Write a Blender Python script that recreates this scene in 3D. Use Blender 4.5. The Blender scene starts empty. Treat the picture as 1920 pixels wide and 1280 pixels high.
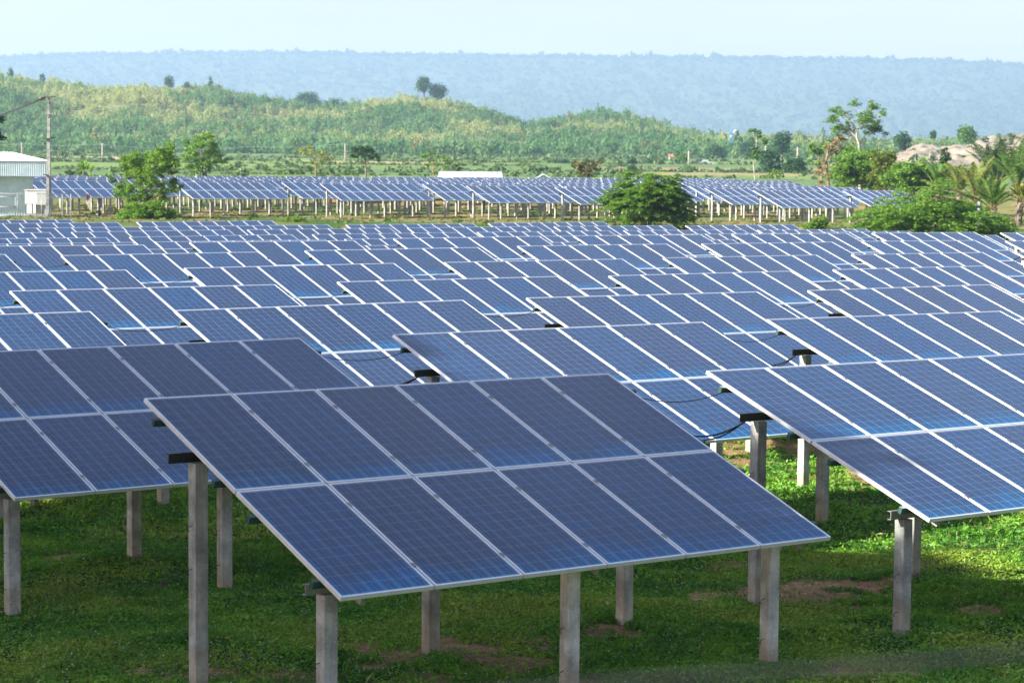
import bpy, math, random
import numpy as np
from mathutils import Vector, Matrix

R = math.radians
scene = bpy.context.scene
col = scene.collection
random.seed(7)
rng = np.random.default_rng(7)

# ------------------------------------------------------------------ camera
F_PX = 4027.456            # focal length in pixels of the 1920 x 1280 photograph
PITCH, ROLL = 0.07790612, 0.0090115
cd = bpy.data.cameras.new('camera')
cd.sensor_width = 36.0
cd.lens = F_PX / 1920 * 36.0
cd.clip_start = 0.1
cd.clip_end = 40000
cd.dof.use_dof = True
cd.dof.focus_distance = 27.0
cd.dof.aperture_fstop = 4.8
cam = bpy.data.objects.new('camera', cd)
col.objects.link(cam)
_f = Vector((0, math.cos(PITCH), -math.sin(PITCH)))
_r0 = Vector((1, 0, 0))
_u0 = _r0.cross(_f)
_r = math.cos(ROLL) * _r0 + math.sin(ROLL) * _u0
_u = -math.sin(ROLL) * _r0 + math.cos(ROLL) * _u0
cam.matrix_world = Matrix(((_r.x, _u.x, -_f.x, 0), (_r.y, _u.y, -_f.y, 0), (_r.z, _u.z, -_f.z, 0), (0, 0, 0, 1)))
scene.camera = cam

# ------------------------------------------------------------------ sky and sun
YAW0 = 0.65047553                      # direction the rows of arrays run in
EX, EY = math.cos(YAW0), math.sin(YAW0)
MX, MY = -math.sin(YAW0), math.cos(YAW0)
sun_dir = Vector((-1.85 * EX + 0.5 * MX, -1.85 * EY + 0.5 * MY, 1.0)).normalized()
sun_el = math.asin(sun_dir.z)
sun_az = math.atan2(sun_dir.x, sun_dir.y)     # clockwise from +Y
world = bpy.data.worlds.new('World')
scene.world = world
world.use_nodes = True
wt = world.node_tree
wt.nodes.clear()
wo = wt.nodes.new('ShaderNodeOutputWorld')
bg = wt.nodes.new('ShaderNodeBackground')
sky = wt.nodes.new('ShaderNodeTexSky')
sky.sky_type = 'NISHITA'
sky.sun_disc = False
sky.sun_elevation = sun_el
sky.sun_rotation = sun_az
sky.altitude = 100
sky.air_density = 1.3
sky.dust_density = 1.0
sky.ozone_density = 1.6
bg.inputs['Strength'].default_value = 0.064
tn = wt.nodes.new('ShaderNodeMix'); tn.data_type = 'RGBA'; tn.blend_type = 'MULTIPLY'; tn.inputs[0].default_value = 1.0
tn.inputs[7].default_value = (1.10, 0.895, 0.965, 1)
wt.links.new(sky.outputs[0], tn.inputs[6])
# thin high cloud
wc = wt.nodes.new('ShaderNodeTexCoord'); wm = wt.nodes.new('ShaderNodeMapping'); wm.inputs['Scale'].default_value = (1.2, 1.2, 9.0)
wn_ = wt.nodes.new('ShaderNodeTexNoise'); wn_.inputs['Scale'].default_value = 3.0; wn_.inputs['Detail'].default_value = 6.0; wn_.inputs['Roughness'].default_value = 0.6
wr = wt.nodes.new('ShaderNodeMapRange'); wr.inputs[1].default_value = 0.42; wr.inputs[2].default_value = 0.72; wr.inputs[3].default_value = 0.0; wr.inputs[4].default_value = 0.16
wx = wt.nodes.new('ShaderNodeMix'); wx.data_type = 'RGBA'; wx.inputs[7].default_value = (8.6, 8.9, 9.2, 1)
wt.links.new(wc.outputs['Generated'], wm.inputs[0]); wt.links.new(wm.outputs[0], wn_.inputs['Vector']); wt.links.new(wn_.outputs[0], wr.inputs[0])
wt.links.new(wr.outputs[0], wx.inputs[0]); wt.links.new(tn.outputs[2], wx.inputs[6]); wt.links.new(wx.outputs[2], bg.inputs[0])
wt.links.new(bg.outputs[0], wo.inputs[0])
sl = bpy.data.lights.new('sun', 'SUN')
sl.energy = 4.5
sl.angle = R(0.53)
sl.color = (1.0, 0.93, 0.82)
sun = bpy.data.objects.new('sun', sl)
col.objects.link(sun)
sun.rotation_euler = (-sun_dir).to_track_quat('-Z', 'Y').to_euler()
scene.view_settings.view_transform = 'Standard'
scene.view_settings.look = 'None'
scene.view_settings.exposure = 1.70
scene.view_settings.gamma = 1.0
scene.cycles.use_denoising = True
scene.cycles.max_bounces = 6
scene.cycles.diffuse_bounces = 3
scene.cycles.glossy_bounces = 3
scene.cycles.transmission_bounces = 4
scene.cycles.volume_bounces = 1
scene.cycles.transparent_max_bounces = 8
scene.cycles.sample_clamp_indirect = 6.0
scene.cycles.caustics_reflective = False
scene.cycles.caustics_refractive = False

# ------------------------------------------------------------------ projection helpers
def ray(px, py):
    return _r * ((px - 960) / F_PX) + _u * ((640 - py) / F_PX) + _f

def at(px, py, d):
    """World point at ground distance d (along +Y) seen in direction of a photo pixel."""
    v = ray(px, py)
    v = v * (d / v.y)
    return (v.x, v.y, v.z)

# ------------------------------------------------------------------ object helpers
def tag(o, label=None, cat=None, group=None, kind=None):
    if label: o['label'] = label
    if cat: o['category'] = cat
    if group: o['group'] = group
    if kind: o['kind'] = kind
    return o

def empty(name, loc, rz=0.0):
    o = bpy.data.objects.new(name, None)
    o.empty_display_size = 0.3
    o.location = loc
    o.rotation_euler = (0, 0, rz)
    col.objects.link(o)
    return o

def link(name, me, parent=None, loc=(0, 0, 0), rot=(0, 0, 0)):
    o = bpy.data.objects.new(name, me)
    col.objects.link(o)
    o.parent = parent
    o.location = loc
    o.rotation_euler = rot
    return o

class MB:
    """Collects faces; build() makes them one mesh."""
    def __init__(s):
        s.v = []; s.f = []; s.m = []; s.uv = []
    def face(s, pts, m=0, uv=None):
        b = len(s.v)
        s.v += [tuple(p) for p in pts]
        s.f.append(tuple(range(b, b + len(pts))))
        s.m.append(m)
        s.uv += uv if uv else [(0, 0)] * len(pts)
    def box(s, a, b, m=0, M=None):
        x0, y0, z0 = a; x1, y1, z1 = b
        c = [Vector(p) for p in ((x0, y0, z0), (x1, y0, z0), (x1, y1, z0), (x0, y1, z0), (x0, y0, z1), (x1, y0, z1), (x1, y1, z1), (x0, y1, z1))]
        if M: c = [M @ p for p in c]
        k = len(s.v)
        s.v += [tuple(p) for p in c]
        for q in ((0, 3, 2, 1), (4, 5, 6, 7), (0, 1, 5, 4), (1, 2, 6, 5), (2, 3, 7, 6), (3, 0, 4, 7)):
            s.f.append(tuple(k + i for i in q)); s.m.append(m); s.uv += [(0, 0)] * 4
    def tube(s, pts, rad, n=6, m=0, cap=True):
        pts = [Vector(p) for p in pts]
        if not hasattr(rad, '__len__'): rad = [rad] * len(pts)
        rings = []
        for i, p in enumerate(pts):
            t = (pts[min(i + 1, len(pts) - 1)] - pts[max(i - 1, 0)])
            if t.length < 1e-9: t = Vector((0, 0, 1))
            t.normalize()
            a = t.orthogonal() if abs(t.z) > 0.9 else t.cross(Vector((0, 0, 1)))
            a.normalize(); b = t.cross(a)
            k = len(s.v)
            for j in range(n):
                th = 2 * math.pi * j / n
                s.v.append(tuple(p + (a * math.cos(th) + b * math.sin(th)) * rad[i]))
            rings.append(k)
        for i in range(len(rings) - 1):
            for j in range(n):
                s.f.append((rings[i] + j, rings[i] + (j + 1) % n, rings[i + 1] + (j + 1) % n, rings[i + 1] + j)); s.m.append(m); s.uv += [(0, 0)] * 4
        if cap:
            for k, rv in ((rings[0], True), (rings[-1], False)):
                q = tuple(range(k, k + n)); s.f.append(q[::-1] if rv else q); s.m.append(m); s.uv += [(0, 0)] * n
    def mesh(s, name, mats, smooth=False):
        me = bpy.data.meshes.new(name)
        me.from_pydata(s.v, [], s.f)
        for m in (mats if isinstance(mats, (list, tuple)) else [mats]): me.materials.append(m)
        me.polygons.foreach_set('material_index', s.m)
        if smooth: me.polygons.foreach_set('use_smooth', [True] * len(s.f))
        ul = me.uv_layers.new(name='UVMap')
        ul.data.foreach_set('uv', np.array(s.uv, dtype=np.float32).ravel())
        me.update()
        return me
    def build(s, name, mats, parent=None, smooth=False, loc=(0, 0, 0), rot=(0, 0, 0)):
        return link(name, s.mesh(name, mats, smooth), parent, loc, rot)

def quads_mesh(name, verts, mats, tint=None, smooth=False):
    """verts: (n,4,3) array of independent quads -> one mesh; tint (n,3) colour per quad."""
    n = len(verts)
    me = bpy.data.meshes.new(name)
    me.vertices.add(n * 4); me.loops.add(n * 4); me.polygons.add(n)
    me.vertices.foreach_set('co', np.ascontiguousarray(verts, dtype=np.float32).ravel())
    me.loops.foreach_set('vertex_index', np.arange(n * 4, dtype=np.int32))
    me.polygons.foreach_set('loop_start', np.arange(0, n * 4, 4, dtype=np.int32))
    for m in (mats if isinstance(mats, (list, tuple)) else [mats]): me.materials.append(m)
    if tint is not None:
        a = me.attributes.new('tint', 'FLOAT_COLOR', 'POINT')
        c = np.ones((n, 4, 4), dtype=np.float32); c[:, :, :3] = tint[:, None, :]
        a.data.foreach_set('color', c.ravel())
    me.update(calc_edges=True)
    me.validate()
    return me

def grid_mesh(name, P, mats, smooth=True, tint=None):
    """P: (r,c,3) grid of points."""
    r, c = P.shape[:2]
    me = bpy.data.meshes.new(name)
    idx = np.arange(r * c).reshape(r, c)
    q = np.stack([idx[:-1, :-1], idx[:-1, 1:], idx[1:, 1:], idx[1:, :-1]], -1).reshape(-1, 4)
    n = len(q)
    me.vertices.add(r * c); me.loops.add(n * 4); me.polygons.add(n)
    me.vertices.foreach_set('co', P.astype(np.float32).ravel())
    me.loops.foreach_set('vertex_index', q.astype(np.int32).ravel())
    me.polygons.foreach_set('loop_start', np.arange(0, n * 4, 4, dtype=np.int32))
    if smooth: me.polygons.foreach_set('use_smooth', np.ones(n, dtype=bool))
    for m in (mats if isinstance(mats, (list, tuple)) else [mats]): me.materials.append(m)
    if tint is not None:
        a = me.attributes.new('tint', 'FLOAT_COLOR', 'POINT')
        cc = np.ones((r * c, 4), dtype=np.float32); cc[:, :3] = tint.reshape(-1, 3)
        a.data.foreach_set('color', cc.ravel())
    me.update(calc_edges=True)
    return me

def _hash(ix, iy, s):
    h = (ix.astype(np.int64) * 374761393 + iy.astype(np.int64) * 668265263 + s * 1442695041) & 0x7fffffff
    h = ((h ^ (h >> 13)) * 1274126177) & 0x7fffffff
    return ((h ^ (h >> 16)) & 0xffff) / 65535.0

def noise(x, y, s=0):
    ix = np.floor(x); iy = np.floor(y); fx = x - ix; fy = y - iy
    fx = fx * fx * (3 - 2 * fx); fy = fy * fy * (3 - 2 * fy)
    a = _hash(ix, iy, s); b = _hash(ix + 1, iy, s); c = _hash(ix, iy + 1, s); d = _hash(ix + 1, iy + 1, s)
    return (a * (1 - fx) + b * fx) * (1 - fy) + (c * (1 - fx) + d * fx) * fy

def fbm(x, y, s=0, o=4):
    t = 0; a = 0.5; n = 0
    for i in range(o):
        t = t + a * noise(x * 2 ** i, y * 2 ** i, s + i); n += a; a *= 0.5
    return t / n

# ------------------------------------------------------------------ materials
def new_mat(name):
    m = bpy.data.materials.new(name); m.use_nodes = True
    nt = m.node_tree; nt.nodes.clear()
    out = nt.nodes.new('ShaderNodeOutputMaterial')
    return m, nt, out

class N:
    """small node helper"""
    def __init__(s, nt): s.nt = nt
    def n(s, t, **k):
        x = s.nt.nodes.new(t)
        for a, b in k.items(): setattr(x, a, b)
        return x
    def set(s, sock, v):
        if isinstance(v, bpy.types.NodeSocket): s.nt.links.new(v, sock)
        elif isinstance(v, (tuple, list)) and sock.type == 'RGBA' and len(v) == 3: sock.default_value = (*v, 1)
        else: sock.default_value = v
    def math(s, op, a, b=0.0, c=0.0, clamp=False):
        x = s.n('ShaderNodeMath', operation=op, use_clamp=clamp)
        s.set(x.inputs[0], a); s.set(x.inputs[1], b)
        if len(x.inputs) > 2: s.set(x.inputs[2], c)
        return x.outputs[0]
    def mix(s, f, a, b, mode='MIX'):
        x = s.n('ShaderNodeMix', data_type='RGBA', blend_type=mode)
        s.set(x.inputs[0], f); s.set(x.inputs[6], a); s.set(x.inputs[7], b)
        return x.outputs[2]
    def noise(s, vec, scale, detail=3.0, rough=0.55):
        x = s.n('ShaderNodeTexNoise'); s.set(x.inputs['Vector'], vec)
        x.inputs['Scale'].default_value = scale; x.inputs['Detail'].default_value = detail; x.inputs['Roughness'].default_value = rough
        return x.outputs[0]
    def ramp(s, f, a, b, c0, c1):
        x = s.n('ShaderNodeMapRange'); s.set(x.inputs[0], f)
        x.inputs[1].default_value = a; x.inputs[2].default_value = b; x.inputs[3].default_value = c0; x.inputs[4].default_value = c1
        return x.outputs[0]
    def bsdf(s, out, color, rough=0.7, spec=0.5, metal=0.0, normal=None, coat=None):
        b = s.n('ShaderNodeBsdfPrincipled')
        s.set(b.inputs['Base Color'], color); s.set(b.inputs['Roughness'], rough)
        s.set(b.inputs['Specular IOR Level'], spec); s.set(b.inputs['Metallic'], metal)
        if normal is not None: s.set(b.inputs['Normal'], normal)
        s.nt.links.new(b.outputs[0], out.inputs[0])
        return b
    def bump(s, h, strength, dist):
        x = s.n('ShaderNodeBump'); s.set(x.inputs['Height'], h)
        x.inputs['Strength'].default_value = strength; x.inputs['Distance'].default_value = dist
        return x.outputs[0]

def simple(name, color, rough=0.6, metal=0.0, var=0.12, scale=6.0, spec=0.5):
    m, nt, out = new_mat(name); k = N(nt)
    tc = k.n('ShaderNodeTexCoord').outputs['Object']
    nz = k.noise(tc, scale, 4)
    f = k.ramp(nz, 0.3, 0.7, 1 - var, 1 + var)
    oi = k.n('ShaderNodeObjectInfo').outputs['Random']
    f = k.math('MULTIPLY', f, k.ramp(oi, 0, 1, 1 - var * 0.5, 1 + var * 0.5))
    c = k.mix(1.0, color, f, 'MULTIPLY')
    k.bsdf(out, c, rough, spec, metal)
    return m

def leaf_mat(name, cols, trans=0.42, use_tint=False, var=0.35):
    """cols: list of leaf colours picked at random leaf by leaf"""
    m, nt, out = new_mat(name); k = N(nt)
    geo = k.n('ShaderNodeNewGeometry')
    ri = geo.outputs['Random Per Island']
    if use_tint:
        base = k.n('ShaderNodeAttribute', attribute_name='tint').outputs['Color']
    else:
        cr = k.n('ShaderNodeValToRGB'); e = cr.color_ramp.elements
        while len(e) < len(cols): e.new(0.5)
        for i, c in enumerate(cols):
            e[i].position = i / max(1, len(cols) - 1); e[i].color = (*c, 1)
        k.set(cr.inputs[0], ri); base = cr.outputs[0]
    f = k.ramp(k.math('FRACT', k.math('MULTIPLY', ri, 37.13)), 0, 1, 1 - var, 1 + var)
    c = k.mix(1.0, base, f, 'MULTIPLY')
    d = k.n('ShaderNodeBsdfPrincipled'); k.set(d.inputs['Base Color'], c)
    d.inputs['Roughness'].default_value = 0.6; d.inputs['Specular IOR Level'].default_value = 0.25
    t = k.n('ShaderNodeBsdfTranslucent')
    k.set(t.inputs[0], k.mix(1.0, c, (1.25, 1.3, 0.6), 'MULTIPLY'))
    x = k.n('ShaderNodeMixShader'); x.inputs[0].default_value = trans
    nt.links.new(d.outputs[0], x.inputs[1]); nt.links.new(t.outputs[0], x.inputs[2]); nt.links.new(x.outputs[0], out.inputs[0])
    return m

# glass face of a panel: 6 x 12 polycrystalline cells, bus bars, dust
PW, PL = 0.992, 1.956
def cell_mat(dust_amt=1.0):
    m, nt, out = new_mat('solar_cells'); k = N(nt)
    uv = k.n('ShaderNodeUVMap', uv_map='UVMap').outputs[0]
    sp = k.n('ShaderNodeSeparateXYZ'); k.set(sp.inputs[0], uv)
    x, y = sp.outputs[0], sp.outputs[1]               # metres from the top left corner
    oi = k.n('ShaderNodeObjectInfo').outputs['Random']
    cx = k.math('DIVIDE', k.math('SUBTRACT', x, 0.030), 0.1553)
    cy = k.math('DIVIDE', k.math('SUBTRACT', y, 0.040), 0.1563)
    def line(v, w):                                    # 1 near integers
        fr = k.math('FRACT', k.math('ADD', v, 0.5))
        dd = k.math('ABSOLUTE', k.math('SUBTRACT', fr, 0.5))
        return k.ramp(dd, w * 0.6, w * 1.4, 1.0, 0.0)
    gx = line(cx, 0.014)
    gy = line(cy, 0.012)
    bus = line(k.math('ADD', k.math('MULTIPLY', cx, 3.0), 0.5), 0.026)
    cv = k.n('ShaderNodeCombineXYZ')
    k.set(cv.inputs[0], k.math('FLOOR', cx)); k.set(cv.inputs[1], k.math('FLOOR', cy)); k.set(cv.inputs[2], k.math('MULTIPLY', oi, 91.7))
    wn = k.n('ShaderNodeTexWhiteNoise', noise_dimensions='3D'); k.set(wn.inputs[0], cv.outputs[0])
    rv = wn.outputs['Value']
    cell = k.mix(rv, (0.002, 0.042, 0.132), (0.005, 0.034, 0.098))
    cell = k.mix(k.ramp(oi, 0.2, 1.0, 0.0, 0.6), cell, (0.012, 0.021, 0.055))
    st = k.n('ShaderNodeCombineXYZ')
    k.set(st.inputs[0], k.math('MULTIPLY', x, 70.0)); k.set(st.inputs[1], k.math('MULTIPLY', y, 3.0)); k.set(st.inputs[2], k.math('MULTIPLY', oi, 50.0))
    sn = k.noise(st.outputs[0], 1.0, 2.0)
    cell = k.mix(1.0, cell, k.ramp(sn, 0.25, 0.75, 0.72, 1.35), 'MULTIPLY')
    c = k.mix(k.math('MULTIPLY', bus, 0.75), cell, (0.16, 0.29, 0.52))
    c = k.mix(k.math('MULTIPLY', k.math('MAXIMUM', gx, k.math('MULTIPLY', gy, 0.6)), 0.7), c, (0.34, 0.44, 0.60))
    # white margin round the cells
    mg = k.math('MAXIMUM', k.ramp(y, 0.028, 0.036, 1, 0), k.ramp(y, 1.922, 1.930, 0, 1))
    mg = k.math('MAXIMUM', mg, k.math('MAXIMUM', k.ramp(x, 0.020, 0.027, 1, 0), k.ramp(x, 0.965, 0.972, 0, 1)))
    c = k.mix(k.math('MULTIPLY', mg, 0.6), c, (0.45, 0.52, 0.62))
    # dust, washed off towards the lower edge
    dv = k.n('ShaderNodeCombineXYZ'); k.set(dv.inputs[0], x); k.set(dv.inputs[1], k.math('MULTIPLY', y, 0.6)); k.set(dv.inputs[2], k.math('MULTIPLY', oi, 33.0))
    dn = k.noise(dv.outputs[0], 1.6, 4.0, 0.6)
    low = k.math('ADD', y, k.math('MULTIPLY', k.math('SUBTRACT', dn, 0.5), 0.8))
    dm = k.ramp(low, 1.50, 1.86, 1.0, 0.08)
    dm = k.math('MULTIPLY', dm, k.ramp(dn, 0.25, 0.75, 0.8, 1.2))
    cl = k.ramp(low, 1.55, 1.90, 0.0, 1.0)
    c = k.mix(k.math('MULTIPLY', cl, 0.6), c, k.mix(1.0, c, (0.5, 2.3, 2.3), 'MULTIPLY'))
    dm = k.math('MULTIPLY', dm, k.ramp(k.math('FRACT', k.math('MULTIPLY', oi, 7.7)), 0.0, 1.0, 0.012, 0.055))
    c = k.mix(dm, c, (0.20, 0.19, 0.20))
    rgh = k.math('ADD', 0.10, k.math('MULTIPLY', dm, 0.55))
    b = k.bsdf(out, c, rgh, 0.5)
    b.inputs['IOR'].default_value = 1.56
    return m

def concrete_mat(ztop_ground):
    m, nt, out = new_mat('post_concrete'); k = N(nt)
    tc = k.n('ShaderNodeTexCoord').outputs['Object']
    oi = k.n('ShaderNodeObjectInfo').outputs['Random']
    sp = k.n('ShaderNodeSeparateXYZ'); k.set(sp.inputs[0], tc)
    off = k.n('ShaderNodeCombineXYZ'); k.set(off.inputs[0], k.math('MULTIPLY', oi, 40.0))
    va = k.n('ShaderNodeVectorMath', operation='ADD'); k.set(va.inputs[0], tc); k.set(va.inputs[1], off.outputs[0])
    v = va.outputs[0]
    n1 = k.noise(v, 3.6, 5, 0.6); n2 = k.noise(v, 38.0, 4, 0.65)
    mp = k.n('ShaderNodeMapping'); mp.inputs['Scale'].default_value = (9, 9, 0.9); k.set(mp.inputs[0], v)
    n3 = k.noise(mp.outputs[0], 1.6, 4, 0.6)
    c = k.mix(oi, (0.56, 0.57, 0.53), (0.36, 0.38, 0.36))
    c = k.mix(1.0, c, k.ramp(n1, 0.36, 0.66, 0.55, 1.15), 'MULTIPLY')
    c = k.mix(1.0, c, k.ramp(n3, 0.35, 0.75, 1.08, 0.72), 'MULTIPLY')
    c = k.mix(1.0, c, k.ramp(n2, 0.3, 0.7, 0.86, 1.12), 'MULTIPLY')
    z = k.math('ADD', sp.outputs[2], k.math('MULTIPLY', n1, 0.5))
    c = k.mix(k.ramp(z, ztop_ground + 0.62, ztop_ground + 0.12, 0.0, 0.6), c, (0.40, 0.31, 0.18))
    bm = k.bump(k.math('ADD', n2, k.math('MULTIPLY', n1, 0.6)), 0.5, 0.01)
    k.bsdf(out, c, 0.9, 0.25, 0, bm)
    return m

M = {}
M['cells'] = cell_mat()
M['alu'] = simple('anodised_aluminium', (0.86, 0.87, 0.88), 0.45, 0.5, 0.06, 9)
M['rail'] = simple('green_galvanised_steel', (0.035, 0.095, 0.085), 0.45, 0.3, 0.3, 12)
M['beam'] = simple('dark_galvanised_steel', (0.035, 0.040, 0.038), 0.5, 0.3, 0.3, 12)
M['beam_lt'] = simple('galvanised_steel', (0.30, 0.31, 0.30), 0.5, 0.4, 0.25, 12)
M['back'] = simple('white_backsheet', (0.55, 0.56, 0.57), 0.7)
M['conc_hi'] = concrete_mat(-2.15)
M['conc_lo'] = concrete_mat(-1.25)
M['black'] = simple('black_rubber', (0.015, 0.016, 0.02), 0.6)
M['bark'] = simple('bark', (0.17, 0.14, 0.10), 0.9, 0, 0.35, 4)
M['pale_bark'] = simple('pale_bark', (0.46, 0.42, 0.35), 0.85, 0, 0.25, 4)
M['twig'] = simple('dry_twig', (0.30, 0.19, 0.10), 0.9, 0, 0.35, 4)
M['white_metal'] = simple('painted_white_metal', (0.74, 0.76, 0.76), 0.45, 0, 0.06, 3)
M['grey_metal'] = simple('painted_grey_metal', (0.36, 0.39, 0.38), 0.5, 0, 0.1, 3)
M['zinc'] = simple('corrugated_zinc', (0.50, 0.62, 0.66), 0.5, 0.15, 0.12, 1.2)
M['roof_sheet'] = simple('white_roof_sheet', (0.70, 0.73, 0.76), 0.4, 0.1, 0.06, 0.8)
M['dark'] = simple('dark_insulator', (0.06, 0.045, 0.04), 0.5)

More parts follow.
